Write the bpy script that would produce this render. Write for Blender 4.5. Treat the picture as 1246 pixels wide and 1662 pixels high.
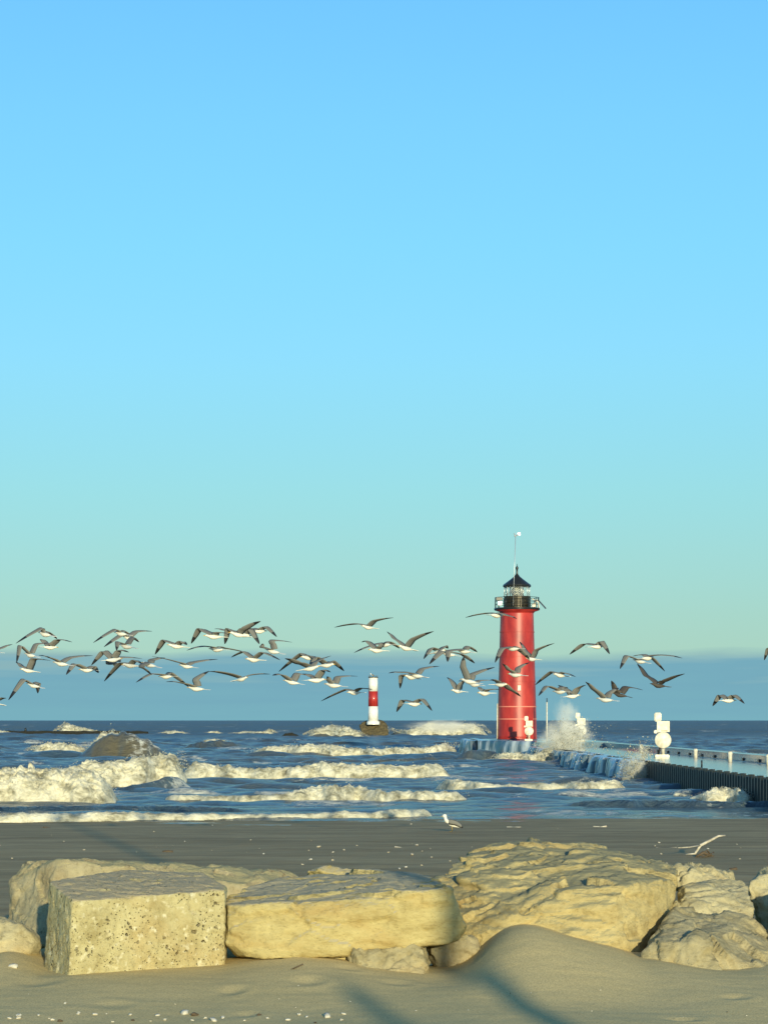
import bpy, bmesh, math, random
import numpy as np
from mathutils import Vector, Matrix
R = math.radians
rng = np.random.default_rng(7); random.seed(7)
scene = bpy.context.scene
for o in list(bpy.data.objects): bpy.data.objects.remove(o)
C = scene.collection

# ------------------------------------------------------------------ camera
F, HY, CX, EYE = 3680.0, 1169.0, 623.0, 3.2      # focal length in photo pixels, horizon row, centre column, eye height above the lake
cam_d = bpy.data.cameras.new('camera'); cam = bpy.data.objects.new('camera', cam_d); C.objects.link(cam)
cam.location = (0, 0, EYE); cam.rotation_euler = (R(90), 0, 0)
cam_d.sensor_fit = 'VERTICAL'; cam_d.sensor_height = 36; cam_d.lens = F/1662*36
cam_d.shift_y = (HY-831)/1662; cam_d.clip_end = 60000; cam_d.clip_start = .5
scene.camera = cam
def at(px, py, D): return Vector(((px-CX)/F*D, D, EYE+(HY-py)/F*D))

# ------------------------------------------------------------------ sky and sun
SUN_EL, SUN_AZ = 10.0, 11.3                          # low sun behind the camera, a little to the right
w = bpy.data.worlds.new('World'); scene.world = w; w.use_nodes = True
nt = w.node_tree; nt.nodes.clear()
def N(nt, t, **k):
    n = nt.nodes.new(t)
    for a, b in k.items(): setattr(n, a, b)
    return n
def s2l(c): return tuple((v/255/12.92 if v/255 <= .04045 else ((v/255+.055)/1.055)**2.4) for v in c)
L = nt.links.new
out = N(nt, 'ShaderNodeOutputWorld'); bg = N(nt, 'ShaderNodeBackground'); bg2 = N(nt, 'ShaderNodeBackground'); add = N(nt, 'ShaderNodeAddShader')
sky = N(nt, 'ShaderNodeTexSky', sky_type='NISHITA', sun_disc=False); sky.sun_elevation = R(SUN_EL); sky.sun_rotation = R(180-SUN_AZ)
sky.altitude = 180; sky.ozone_density = 3.0; sky.dust_density = .4
bg.inputs[1].default_value = .05
tc = N(nt, 'ShaderNodeTexCoord'); sep = N(nt, 'ShaderNodeSeparateXYZ'); L(tc.outputs['Generated'], sep.inputs[0])
ramp = N(nt, 'ShaderNodeValToRGB'); L(sep.outputs[2], ramp.inputs[0])
def zz(y): d = HY-y; return d/math.hypot(d, F)
SKY = [(zz(1169), (120,174,165)), (zz(1000), (122,179,172)), (zz(900), (124,187,184)), (zz(800), (123,195,198)), (zz(600), (120,203,228)),
       (zz(400), (113,203,250)), (zz(200), (108,198,254)), (zz(0), (100,190,252)), (.5, (66,122,176)), (1, (44,80,122))]
e = ramp.color_ramp.elements
e[0].position = 0; e[0].color = (*s2l(SKY[0][1]), 1); e[1].position = 1; e[1].color = (*s2l(SKY[-1][1]), 1)
for z, c in SKY[1:-1]:
    k = e.new(z); k.color = (*s2l(c), 1)
# the bank of cloud low over the lake: layered, a little uneven at its top
mp = N(nt, 'ShaderNodeMapping'); mp.inputs['Scale'].default_value = (5, 5, 90); L(tc.outputs['Generated'], mp.inputs[0])
nz = N(nt, 'ShaderNodeTexNoise'); nz.inputs['Scale'].default_value = 2.2; nz.inputs['Detail'].default_value = 6; L(mp.outputs[0], nz.inputs[0])
mp2 = N(nt, 'ShaderNodeMapping'); mp2.inputs['Scale'].default_value = (4, 4, 30); L(tc.outputs['Generated'], mp2.inputs[0])
nz2 = N(nt, 'ShaderNodeTexNoise'); nz2.inputs['Scale'].default_value = 2.; nz2.inputs['Detail'].default_value = 5; L(mp2.outputs[0], nz2.inputs[0])
def M(op, a, b, nt=nt, clamp=False):
    n = N(nt, 'ShaderNodeMath', operation=op, use_clamp=clamp)
    for i, v in enumerate((a, b)):
        if isinstance(v, (int, float)): n.inputs[i].default_value = v
        else: nt.links.new(v, n.inputs[i])
    return n.outputs[0]
edge = M('ADD', M('MULTIPLY', M('SUBTRACT', nz2.outputs[0], .5), .016), zz(1054))
mask = M('DIVIDE', M('SUBTRACT', edge, sep.outputs[2]), .0045, clamp=True)
mask = M('MULTIPLY', mask, .93)
hide = N(nt, 'ShaderNodeVectorMath', operation='SCALE'); L(sky.outputs[0], hide.inputs[0]); L(M('SUBTRACT', 1, mask), hide.inputs[3]); L(hide.outputs[0], bg.inputs[0])
cr = N(nt, 'ShaderNodeValToRGB'); L(M('ADD', M('MULTIPLY', sep.outputs[2], 18), M('MULTIPLY', M('SUBTRACT', nz.outputs[0], .5), .85)), cr.inputs[0])
ce = cr.color_ramp.elements; ce[0].position = 0; ce[0].color = (*s2l((124,184,202)), 1); ce[1].position = .75; ce[1].color = (*s2l((150,188,192)), 1)
k = ce.new(.35); k.color = (*s2l((120,178,200)), 1); k = ce.new(.5); k.color = (*s2l((140,188,200)), 1)
mix = N(nt, 'ShaderNodeMix', data_type='RGBA'); L(mask, mix.inputs[0]); L(ramp.outputs[0], mix.inputs[6]); L(cr.outputs[0], mix.inputs[7])
L(mix.outputs[2], bg2.inputs[0]); bg2.inputs[1].default_value = .88
L(bg.outputs[0], add.inputs[0]); L(bg2.outputs[0], add.inputs[1]); L(add.outputs[0], out.inputs[0])

sl = bpy.data.lights.new('sun', 'SUN'); sun = bpy.data.objects.new('sun', sl); C.objects.link(sun)
sl.energy = 4.9; sl.angle = R(.53); sl.color = (1, .91, .58)
d = Vector((-math.sin(R(SUN_AZ))*math.cos(R(SUN_EL)), math.cos(R(SUN_AZ))*math.cos(R(SUN_EL)), -math.sin(R(SUN_EL))))
sun.rotation_euler = d.to_track_quat('-Z', 'Y').to_euler()
vs = scene.view_settings; vs.view_transform = 'Standard'; vs.look = 'None'; vs.exposure = 0; vs.gamma = 1; vs.use_curve_mapping = False
scene.render.engine = 'CYCLES'; scene.cycles.volume_bounces = 3

# ------------------------------------------------------------------ helpers
def tag(o, label=None, cat=None, group=None, kind=None):
    if label: o['label'] = label
    if cat: o['category'] = cat
    if group: o['group'] = group
    if kind: o['kind'] = kind
    return o
def link(name, me, mat=None, parent=None, loc=None):
    o = bpy.data.objects.new(name, me); C.objects.link(o)
    if mat:
        for m in (mat if isinstance(mat, (list, tuple)) else [mat]): me.materials.append(m)
    if parent: o.parent = parent
    if loc is not None: o.location = loc
    return o
def empty(name, loc, rz=0):
    o = bpy.data.objects.new(name, None); C.objects.link(o); o.location = loc; o.rotation_euler = (0, 0, rz); o.empty_display_size = .2
    return o
def mesh(name, V, Fc, smooth=True, mi=None):
    me = bpy.data.meshes.new(name); me.from_pydata([tuple(v) for v in V], [], Fc)
    if smooth: me.polygons.foreach_set('use_smooth', [True]*len(me.polygons))
    if mi is not None: me.polygons.foreach_set('material_index', mi)
    me.update(); return me
def grid_mesh(name, P, attrs=None, smooth=True):
    """P: (rows, cols, 3) array"""
    r, c, _ = P.shape; me = bpy.data.meshes.new(name)
    me.vertices.add(r*c); me.vertices.foreach_set('co', P.reshape(-1).astype(np.float32))
    i = (np.arange(r-1)[:, None]*c+np.arange(c-1)[None]).reshape(-1)
    q = np.stack([i, i+1, i+c+1, i+c], 1)
    n = len(q); me.loops.add(n*4); me.polygons.add(n)
    me.loops.foreach_set('vertex_index', q.reshape(-1).astype(np.int32))
    me.polygons.foreach_set('loop_start', np.arange(0, n*4, 4, dtype=np.int32))
    me.polygons.foreach_set('use_smooth', np.full(n, smooth))
    me.update(calc_edges=True)
    for k, v in (attrs or {}).items():
        a = me.attributes.new(k, 'FLOAT', 'POINT'); a.data.foreach_set('value', v.reshape(-1).astype(np.float32))
    return me
def bm_mesh(name, bm, smooth=False):
    bmesh.ops.recalc_face_normals(bm, faces=bm.faces)
    me = bpy.data.meshes.new(name); bm.to_mesh(me); bm.free()
    if smooth: me.polygons.foreach_set('use_smooth', [True]*len(me.polygons))
    return me
def lathe(name, prof, n=32, smooth=True, cap=True):
    V, Fc = [], []
    for r, z in prof:
        for k in range(n):
            a = 2*math.pi*k/n; V.append((r*math.cos(a), r*math.sin(a), z))
    for j in range(len(prof)-1):
        for k in range(n):
            a, b = j*n+k, j*n+(k+1) % n; Fc.append((a, b, b+n, a+n))
    if cap:
        Fc.append(tuple(range(n))[::-1]); Fc.append(tuple((len(prof)-1)*n+k for k in range(n)))
    me = mesh(name, V, Fc, smooth)
    return me
def add_box(bm, c, s, rot=None, bev=0):
    r = bmesh.ops.create_cube(bm, size=1); vs_ = r['verts']
    bmesh.ops.scale(bm, vec=s, verts=vs_)
    if bev: 
        ed = list({e for v in vs_ for e in v.link_edges}); rb = bmesh.ops.bevel(bm, geom=ed, offset=bev, segments=2, affect='EDGES'); vs_ = list({v for f in rb['faces'] for v in f.verts} | {v for v in vs_ if v.is_valid})
    if rot is not None: bmesh.ops.rotate(bm, cent=(0, 0, 0), matrix=rot, verts=vs_)
    bmesh.ops.translate(bm, vec=c, verts=vs_)
def add_tube(bm, pts, rad, n=8):
    """tube along points; rad number or list"""
    pts = [Vector(p) for p in pts]; rad = rad if isinstance(rad, (list, tuple)) else [rad]*len(pts); rings = []
    for i, p in enumerate(pts):
        t = (pts[min(i+1, len(pts)-1)]-pts[max(i-1, 0)]).normalized()
        u = t.cross(Vector((0, 0, 1)) if abs(t.z) < .9 else Vector((1, 0, 0))).normalized(); v = t.cross(u)
        rings.append([bm.verts.new(p+(u*math.cos(2*math.pi*k/n)+v*math.sin(2*math.pi*k/n))*rad[i]) for k in range(n)])
    for a, b in zip(rings, rings[1:]):
        for k in range(n): bm.faces.new((a[k], a[(k+1) % n], b[(k+1) % n], b[k]))
    bm.faces.new(rings[0][::-1]); bm.faces.new(rings[-1])
def box_part(name, c, s, mat, parent, rot=None, bev=.01):
    bm = bmesh.new(); add_box(bm, c, s, rot, bev); return link(name, bm_mesh(name, bm), mat, parent)
def tube_part(name, pts, rad, mat, parent, n=8):
    bm = bmesh.new(); add_tube(bm, pts, rad, n); return link(name, bm_mesh(name, bm, True), mat, parent)

# numpy gradient noise
_perm = rng.permutation(256); _perm = np.concatenate([_perm, _perm, _perm]); _g = rng.normal(size=(256, 3)); _g /= np.linalg.norm(_g, axis=1)[:, None]
def perlin(P):
    P = np.asarray(P, float); I = np.floor(P).astype(int); f = P-I; I &= 255; u = f*f*f*(f*(f*6-15)+10); r = 0
    for dx in (0, 1):
        for dy in (0, 1):
            for dz in (0, 1):
                h = _perm[_perm[_perm[I[..., 0]+dx]+I[..., 1]+dy]+I[..., 2]+dz] & 255
                g = _g[h]; dd = f-np.array([dx, dy, dz])
                wgt = (u[..., 0] if dx else 1-u[..., 0])*(u[..., 1] if dy else 1-u[..., 1])*(u[..., 2] if dz else 1-u[..., 2])
                r = r+wgt*(g*dd).sum(-1)
    return r*1.5
def fbm(P, o=4, lac=2.03, g=.5):
    a, r = 1., 0
    for i in range(o): r = r+a*perlin(P+i*17.3); P = P*lac; a *= g
    return r
def billow(P, o=4, g=.55):
    a, r = 1., 0
    for i in range(o): r = r+a*(1-2.2*np.abs(perlin(P+i*9.7))); P = P*2.1; a *= g
    return r
def facets(q, size, seed=0):
    """random tilted planes, one per Voronoi cell: the flat broken faces of quarried stone"""
    p = q/size; c0 = np.floor(p).astype(int); best = np.full(len(p), 1e9); out_ = np.zeros(len(p))
    for dx in (-1, 0, 1):
        for dy in (-1, 0, 1):
            for dz in (-1, 0, 1):
                c = c0+np.array([dx, dy, dz]); h = _perm[_perm[_perm[(c[:, 0]+seed) & 255]+(c[:, 1] & 255)]+(c[:, 2] & 255)] & 255
                jit = .5+.42*_g[h]; sd = c+jit; dv = p-sd; dist = (dv**2).sum(1); g = _g[(h*7+31+seed) & 255]
                v = (dv*g).sum(1)*.62+.07*_g[(h*3+5) & 255, 0]; m = dist < best; best[m] = dist[m]; out_[m] = v[m]
    return out_*size
def sstep(x): x = np.clip(x, 0, 1); return x*x*(3-2*x)

# ------------------------------------------------------------------ materials
def material(name, col, rough=.6, metal=0, coat=0, spec=.5):
    m = bpy.data.materials.new(name); m.use_nodes = True; b = m.node_tree.nodes['Principled BSDF']
    b.inputs['Base Color'].default_value = (*col, 1); b.inputs['Roughness'].default_value = rough; b.inputs['Metallic'].default_value = metal
    b.inputs['Coat Weight'].default_value = coat; b.inputs['Specular IOR Level'].default_value = spec
    return m
def noisy(m, c1, c2, scale, detail=5, lo=.35, hi=.65, bump=0, bscale=None, coords='Object', stretch=(1, 1, 1), bdist=.02):
    """base colour mottled between c1 and c2, with fine relief"""
    nt = m.node_tree; b = nt.nodes['Principled BSDF']; tc = N(nt, 'ShaderNodeTexCoord'); mp = N(nt, 'ShaderNodeMapping'); mp.inputs['Scale'].default_value = stretch
    nt.links.new(tc.outputs[coords], mp.inputs[0]); n = N(nt, 'ShaderNodeTexNoise'); n.inputs['Scale'].default_value = scale; n.inputs['Detail'].default_value = detail
    nt.links.new(mp.outputs[0], n.inputs[0]); r = N(nt, 'ShaderNodeValToRGB'); nt.links.new(n.outputs[0], r.inputs[0])
    r.color_ramp.elements[0].position = lo; r.color_ramp.elements[0].color = (*c1, 1); r.color_ramp.elements[1].position = hi; r.color_ramp.elements[1].color = (*c2, 1)
    nt.links.new(r.outputs[0], b.inputs['Base Color'])
    if bump:
        n2 = N(nt, 'ShaderNodeTexNoise'); n2.inputs['Scale'].default_value = bscale or scale*3; n2.inputs['Detail'].default_value = 8; nt.links.new(mp.outputs[0], n2.inputs[0])
        bp = N(nt, 'ShaderNodeBump'); bp.inputs['Strength'].default_value = bump; bp.inputs['Distance'].default_value = bdist; nt.links.new(n2.outputs[0], bp.inputs['Height']); nt.links.new(bp.outputs[0], b.inputs['Normal'])
    return r, mp, b
white_paint = material('white_paint', (.86, .84, .78), .35); noisy(white_paint, (.74, .72, .64), (.88, .87, .82), 3, bump=.1)
sign_white = material('sign_white', (.74, .69, .56), .45); noisy(sign_white, (.58, .52, .38), (.78, .74, .62), 5, bump=.05)
red_paint = material('red_paint', (.5, .03, .025), .42, coat=.12)
noisy(red_paint, (.27, .012, .012), (.52, .042, .028), 1.6, 9, .28, .66, bump=.12, bscale=5, stretch=(1, 1, .35), bdist=.03)
black_paint = material('black_paint', (.018, .018, .016), .35)
bronze = material('dark_bronze', (.04, .032, .018), .4, .4)
glass = material('lantern_glass', (.9, .95, .95), .03); glass.node_tree.nodes['Principled BSDF'].inputs['Transmission Weight'].default_value = .9; glass.node_tree.nodes['Principled BSDF'].inputs['IOR'].default_value = 1.2
galv = material('galvanised_steel', (.6, .62, .62), .4, .6)
solar = material('solar_cell', (.02, .03, .06), .12)
steel = material('weathered_sheet_pile_steel', (.05, .06, .055), .5)
noisy(steel, (.014, .022, .022), (.075, .07, .052), 1.2, 6, .3, .75, bump=.4, bscale=6, stretch=(1, 1, .25))
wet_concrete = material('wet_concrete', (.26, .27, .26), .12)
rr, mpp, bb = noisy(wet_concrete, (.04, .11, .17), (.13, .21, .27), .5, 8, .35, .65, bump=.25, bscale=1.3, bdist=.05)
bb.inputs['Specular IOR Level'].default_value = .9

def rock_mat(name, c_dark, c_light, pits=0, top=None, strata=0, top_lo=.55, top_hi=.8):
    m = material(name, c_light, .85, spec=.25); nt = m.node_tree; Lk = nt.links.new; b = nt.nodes['Principled BSDF']
    tc = N(nt, 'ShaderNodeTexCoord'); mp = N(nt, 'ShaderNodeMapping'); Lk(tc.outputs['Object'], mp.inputs[0]); mp.inputs['Scale'].default_value = (1, 1, 1+strata)
    n = N(nt, 'ShaderNodeTexNoise'); n.inputs['Scale'].default_value = 4.2; n.inputs['Detail'].default_value = 10; n.inputs['Roughness'].default_value = .72; Lk(mp.outputs[0], n.inputs[0])
    r = N(nt, 'ShaderNodeValToRGB'); Lk(n.outputs[0], r.inputs[0]); el = r.color_ramp.elements
    el[0].position = .3; el[0].color = (*c_dark, 1); el[1].position = .68; el[1].color = (*c_light, 1)
    k = el.new(.47); k.color = (*[a*.42+b_*.58 for a, b_ in zip(c_dark, c_light)], 1)
    col = r.outputs[0]
    # rusty and bleached patches
    n3 = N(nt, 'ShaderNodeTexNoise'); n3.inputs['Scale'].default_value = 1.7; n3.inputs['Detail'].default_value = 7; Lk(mp.outputs[0], n3.inputs[0])
    mx = N(nt, 'ShaderNodeMix', data_type='RGBA'); Lk(M('MULTIPLY', M('SUBTRACT', n3.outputs[0], .53, nt), 3.2, nt, True), mx.inputs[0]); Lk(col, mx.inputs[6]); mx.inputs[7].default_value = (c_light[0]*.74, c_light[1]*.58, c_light[2]*.42, 1); col = mx.outputs[2]
    hgt = N(nt, 'ShaderNodeTexNoise'); hgt.inputs['Scale'].default_value = 11; hgt.inputs['Detail'].default_value = 12; hgt.inputs['Roughness'].default_value = .74; Lk(mp.outputs[0], hgt.inputs[0]); hh = hgt.outputs[0]
    if pits:
        for sc, th, amt in ((38, .23, .8), (13, .2, .75)):
            v = N(nt, 'ShaderNodeTexVoronoi'); v.inputs['Scale'].default_value = sc; dn = N(nt, 'ShaderNodeTexNoise'); dn.inputs['Scale'].default_value = 9; dn.inputs['Detail'].default_value = 4; Lk(tc.outputs['Object'], dn.inputs[0])
            dm = N(nt, 'ShaderNodeVectorMath', operation='MULTIPLY_ADD'); Lk(dn.outputs[1], dm.inputs[0]); dm.inputs[1].default_value = (.12, .12, .12); Lk(tc.outputs['Object'], dm.inputs[2]); Lk(dm.outputs[0], v.inputs[0])
            nn = N(nt, 'ShaderNodeTexNoise'); nn.inputs['Scale'].default_value = 2.6; nn.inputs['Detail'].default_value = 3; Lk(tc.outputs['Object'], nn.inputs[0])
            pm = M('MULTIPLY', M('MULTIPLY', M('SUBTRACT', th, v.outputs[0], nt), 9, nt, True), M('MULTIPLY', M('SUBTRACT', nn.outputs[0], .42, nt), 7, nt, True), nt)
            mx = N(nt, 'ShaderNodeMix', data_type='RGBA'); Lk(M('MULTIPLY', pm, amt*pits, nt), mx.inputs[0]); Lk(col, mx.inputs[6]); mx.inputs[7].default_value = (.13, .085, .035, 1); col = mx.outputs[2]
            hh = M('SUBTRACT', hh, M('MULTIPLY', pm, 1.2, nt), nt)
        n4 = N(nt, 'ShaderNodeTexNoise'); n4.inputs['Scale'].default_value = 16; n4.inputs['Detail'].default_value = 4; Lk(tc.outputs['Object'], n4.inputs[0])
        mx = N(nt, 'ShaderNodeMix', data_type='RGBA'); Lk(M('MULTIPLY', M('SUBTRACT', n4.outputs[0], .58, nt), 5, nt, True), mx.inputs[0]); Lk(col, mx.inputs[6]); mx.inputs[7].default_value = (.8, .74, .52, 1); col = mx.outputs[2]
    n5 = N(nt, 'ShaderNodeTexNoise'); n5.inputs['Scale'].default_value = 30; n5.inputs['Detail'].default_value = 8; n5.inputs['Roughness'].default_value = .75; Lk(mp.outputs[0], n5.inputs[0])
    mx = N(nt, 'ShaderNodeMix', data_type='RGBA'); Lk(M('MULTIPLY', M('SUBTRACT', .46, n5.outputs[0], nt), 4.5, nt, True), mx.inputs[0]); Lk(col, mx.inputs[6]); mx.inputs[7].default_value = (c_dark[0]*.5, c_dark[1]*.46, c_dark[2]*.42, 1); col = mx.outputs[2]
    if top:
        g = N(nt, 'ShaderNodeNewGeometry'); sp = N(nt, 'ShaderNodeSeparateXYZ'); Lk(g.outputs['True Normal'], sp.inputs[0])
        f = M('DIVIDE', M('SUBTRACT', M('ADD', sp.outputs[2], M('MULTIPLY', M('SUBTRACT', n.outputs[0], .5, nt), .5, nt), nt), top_lo, nt), top_hi-top_lo, nt, True)
        mx = N(nt, 'ShaderNodeMix', data_type='RGBA'); Lk(f, mx.inputs[0]); Lk(col, mx.inputs[6]); mx.inputs[7].default_value = (*top, 1); col = mx.outputs[2]
    Lk(col, b.inputs['Base Color'])
    bp = N(nt, 'ShaderNodeBump'); bp.inputs['Strength'].default_value = .9; bp.inputs['Distance'].default_value = .03; Lk(hh, bp.inputs['Height']); Lk(bp.outputs[0], b.inputs['Normal'])
    return m
SAND = (.52, .42, .25)
rk_block = rock_mat('pitted_limestone', (.30, .24, .10), (.60, .53, .29), pits=1, top=SAND, top_lo=.62, top_hi=.85)
rk_slab = rock_mat('yellow_limestone', (.36, .27, .10), (.65, .54, .25), top=(.48, .41, .26), strata=1.5, top_lo=.6, top_hi=.85)
rk_big = rock_mat('buff_limestone', (.33, .245, .095), (.64, .52, .25), top=(.33, .295, .17), strata=1.2, top_lo=.5, top_hi=.85)
rk_grey = rock_mat('grey_banded_limestone', (.24, .20, .12), (.50, .43, .26), strata=0, top=(.50, .42, .21), top_lo=.6, top_hi=.9)
rk_pale = rock_mat('pale_limestone', (.27, .22, .11), (.52, .445, .26), strata=.4)
rk_cream = rock_mat('cream_limestone', (.36, .30, .16), (.62, .545, .33), strata=.2)
rk_wet = rock_mat('dark_wet_rock', (.05, .04, .02), (.16, .13, .07), strata=.5)

rk_black = rock_mat('black_wet_stone', (.006, .007, .006), (.03, .03, .024), strata=.5)
# sand
sand_m = material('sand', SAND, .9, spec=.06)
def build_sand_mat():
    nt = sand_m.node_tree; Lk = nt.links.new; b = nt.nodes['Principled BSDF']; tc = N(nt, 'ShaderNodeTexCoord')
    at_ = N(nt, 'ShaderNodeAttribute', attribute_name='wet')
    n = N(nt, 'ShaderNodeTexNoise'); n.inputs['Scale'].default_value = 1.1; n.inputs['Detail'].default_value = 8; Lk(tc.outputs['Object'], n.inputs[0])
    dry = N(nt, 'ShaderNodeMix', data_type='RGBA'); Lk(n.outputs[0], dry.inputs[0]); dry.inputs[6].default_value = (.68, .53, .25, 1); dry.inputs[7].default_value = (.78, .61, .30, 1)
    mp = N(nt, 'ShaderNodeMapping'); mp.inputs['Scale'].default_value = (.25, 1.2, 1); Lk(tc.outputs['Object'], mp.inputs[0])
    n2 = N(nt, 'ShaderNodeTexNoise'); n2.inputs['Scale'].default_value = .8; n2.inputs['Detail'].default_value = 9; n2.inputs['Roughness'].default_value = .7; Lk(mp.outputs[0], n2.inputs[0])
    r = N(nt, 'ShaderNodeValToRGB'); Lk(n2.outputs[0], r.inputs[0]); r.color_ramp.elements[0].position = .38; r.color_ramp.elements[0].color = (.33, .22, .09, 1); r.color_ramp.elements[1].position = .68; r.color_ramp.elements[1].color = (.56, .40, .19, 1)
    mx = N(nt, 'ShaderNodeMix', data_type='RGBA'); Lk(at_.outputs['Fac'], mx.inputs[0]); Lk(dry.outputs[2], mx.inputs[6]); Lk(r.outputs[0], mx.inputs[7])
    # dark grains
    v = N(nt, 'ShaderNodeTexNoise'); v.inputs['Scale'].default_value = 75; v.inputs['Detail'].default_value = 3; Lk(tc.outputs['Object'], v.inputs[0])
    g = N(nt, 'ShaderNodeMix', data_type='RGBA', blend_type='MULTIPLY'); g.inputs[0].default_value = .5; Lk(mx.outputs[2], g.inputs[6])
    rr = N(nt, 'ShaderNodeValToRGB'); Lk(v.outputs[0], rr.inputs[0]); rr.color_ramp.elements[0].position = .36; rr.color_ramp.elements[0].color = (.45, .45, .47, 1); rr.color_ramp.elements[1].position = .6
    Lk(rr.outputs[0], g.inputs[7]); Lk(g.outputs[2], b.inputs['Base Color'])
    Lk(M('SUBTRACT', .9, M('MULTIPLY', at_.outputs['Fac'], .25, nt), nt), b.inputs['Roughness'])
    bn = N(nt, 'ShaderNodeTexNoise'); bn.inputs['Scale'].default_value = 9; bn.inputs['Detail'].default_value = 10; bn.inputs['Roughness'].default_value = .7; Lk(tc.outputs['Object'], bn.inputs[0])
    bp = N(nt, 'ShaderNodeBump'); bp.inputs['Strength'].default_value = .3; bp.inputs['Distance'].default_value = .02; Lk(bn.outputs[0], bp.inputs['Height']); Lk(bp.outputs[0], b.inputs['Normal'])
build_sand_mat()

# water: murky brown-grey body, sky reflections, white foam where the attribute says
water_m = material('lake_water', (.1, .1, .07), .08, spec=.5)
def build_water():
    nt = water_m.node_tree; Lk = nt.links.new; b = nt.nodes['Principled BSDF']; tc = N(nt, 'ShaderNodeTexCoord'); b.inputs['IOR'].default_value = 1.33
    fa = N(nt, 'ShaderNodeAttribute', attribute_name='foam'); sl_ = N(nt, 'ShaderNodeAttribute', attribute_name='silt')
    n = N(nt, 'ShaderNodeTexNoise'); n.inputs['Scale'].default_value = 1.6; n.inputs['Detail'].default_value = 9; n.inputs['Roughness'].default_value = .72; mp = N(nt, 'ShaderNodeMapping'); mp.inputs['Scale'].default_value = (.8, .8, 1.5); Lk(tc.outputs['Object'], mp.inputs[0]); Lk(mp.outputs[0], n.inputs[0])
    f = M('MULTIPLY', M('SUBTRACT', M('ADD', n.outputs[0], M('MULTIPLY', fa.outputs['Fac'], .55, nt), nt), .74, nt), 7, nt, True)
    base = N(nt, 'ShaderNodeMix', data_type='RGBA'); Lk(sl_.outputs['Fac'], base.inputs[0]); base.inputs[6].default_value = (.065, .12, .17, 1); base.inputs[7].default_value = (.15, .13, .08, 1)
    mx = N(nt, 'ShaderNodeMix', data_type='RGBA'); Lk(f, mx.inputs[0]); Lk(base.outputs[2], mx.inputs[6]); mx.inputs[7].default_value = (.72, .71, .62, 1); Lk(mx.outputs[2], b.inputs['Base Color'])
    fr_ = N(nt, 'ShaderNodeAttribute', attribute_name='far')
    Lk(M('ADD', M('ADD', .1, M('MULTIPLY', fr_.outputs['Fac'], .38, nt), nt), M('MULTIPLY', f, .5, nt), nt), b.inputs['Roughness'])
    b1 = N(nt, 'ShaderNodeTexNoise'); b1.inputs['Scale'].default_value = 1.5; b1.inputs['Detail'].default_value = 9; b1.inputs['Roughness'].default_value = .68; mp2 = N(nt, 'ShaderNodeMapping'); mp2.inputs['Scale'].default_value = (.75, 1.3, 1); Lk(tc.outputs['Object'], mp2.inputs[0]); Lk(mp2.outputs[0], b1.inputs[0])
    bp = N(nt, 'ShaderNodeBump'); bp.inputs['Strength'].default_value = .9; bp.inputs['Distance'].default_value = .55; Lk(b1.outputs[0], bp.inputs['Height']); Lk(bp.outputs[0], b.inputs['Normal'])
build_water()
foam_m = material('surf_foam', (.8, .78, .68), .75, spec=.3)
def build_foam():
    nt = foam_m.node_tree; Lk = nt.links.new; b = nt.nodes['Principled BSDF']; tc = N(nt, 'ShaderNodeTexCoord'); mp = N(nt, 'ShaderNodeMapping'); mp.inputs['Scale'].default_value = (.8, .8, 1.5); mp.inputs['Rotation'].default_value = (0, R(18), 0); Lk(tc.outputs['Object'], mp.inputs[0])
    n = N(nt, 'ShaderNodeTexNoise'); n.inputs['Scale'].default_value = 1.5; n.inputs['Detail'].default_value = 10; n.inputs['Roughness'].default_value = .74; n.inputs['Distortion'].default_value = .4; Lk(mp.outputs[0], n.inputs[0])
    r = N(nt, 'ShaderNodeValToRGB'); Lk(n.outputs[0], r.inputs[0]); el = r.color_ramp.elements
    el[0].position = .34; el[0].color = (.17, .155, .10, 1); el[1].position = .62; el[1].color = (.78, .73, .57, 1); k = el.new(.43); k.color = (.36, .335, .24, 1); k = el.new(.51); k.color = (.58, .545, .41, 1)
    Lk(r.outputs[0], b.inputs['Base Color'])
    b1 = N(nt, 'ShaderNodeTexNoise'); b1.inputs['Scale'].default_value = 9; b1.inputs['Detail'].default_value = 8; b1.inputs['Roughness'].default_value = .7; Lk(tc.outputs['Object'], b1.inputs[0])
    bp = N(nt, 'ShaderNodeBump'); bp.inputs['Strength'].default_value = .6; bp.inputs['Distance'].default_value = .08; Lk(b1.outputs[0], bp.inputs['Height']); Lk(bp.outputs[0], b.inputs['Normal'])
build_foam()

# ------------------------------------------------------------------ the ground: one sheet of sand
CONTACT = [(-700,1575,18.5),(-100,1560,18.5),(0,1548,18.7),(30,1536,19.0),(74,1577,18.35),(110,1584,17.85),(364,1566,18.45),(422,1558,18.35),(490,1552,18.4),(560,1560,18.3),
           (600,1573,18.1),(697,1584,18.1),(735,1583,18.2),(765,1568,18.4),(795,1530,18.65),(822,1510,18.65),(850,1504,18.65),(880,1508,18.6),(910,1518,18.55),(1000,1540,18.6),(1030,1550,18.7),(1060,1556,18.35),(1145,1577,17.95),(1200,1581,17.9),(1300,1570,18.1),(2000,1575,18.2)]
_cx = np.array([at(*c).x for c in CONTACT]); _cz = np.array([at(*c).z for c in CONTACT]); _cd = np.array([c[2] for c in CONTACT])
DENTS = [(375,1612,.16,.10,.018),(497,1606,.2,.11,.02),(455,1577,.2,.1,.015),(400,1640,.14,.08,.012),(1105,1650,.18,.06,.014),(1190,1622,.16,.07,.012),(180,1628,.22,.1,.01),(560,1590,.18,.08,.012),(60,1600,.25,.12,.012),(640,1602,.2,.09,.012)]
def shore(X): return 73.5+.2*X
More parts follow.
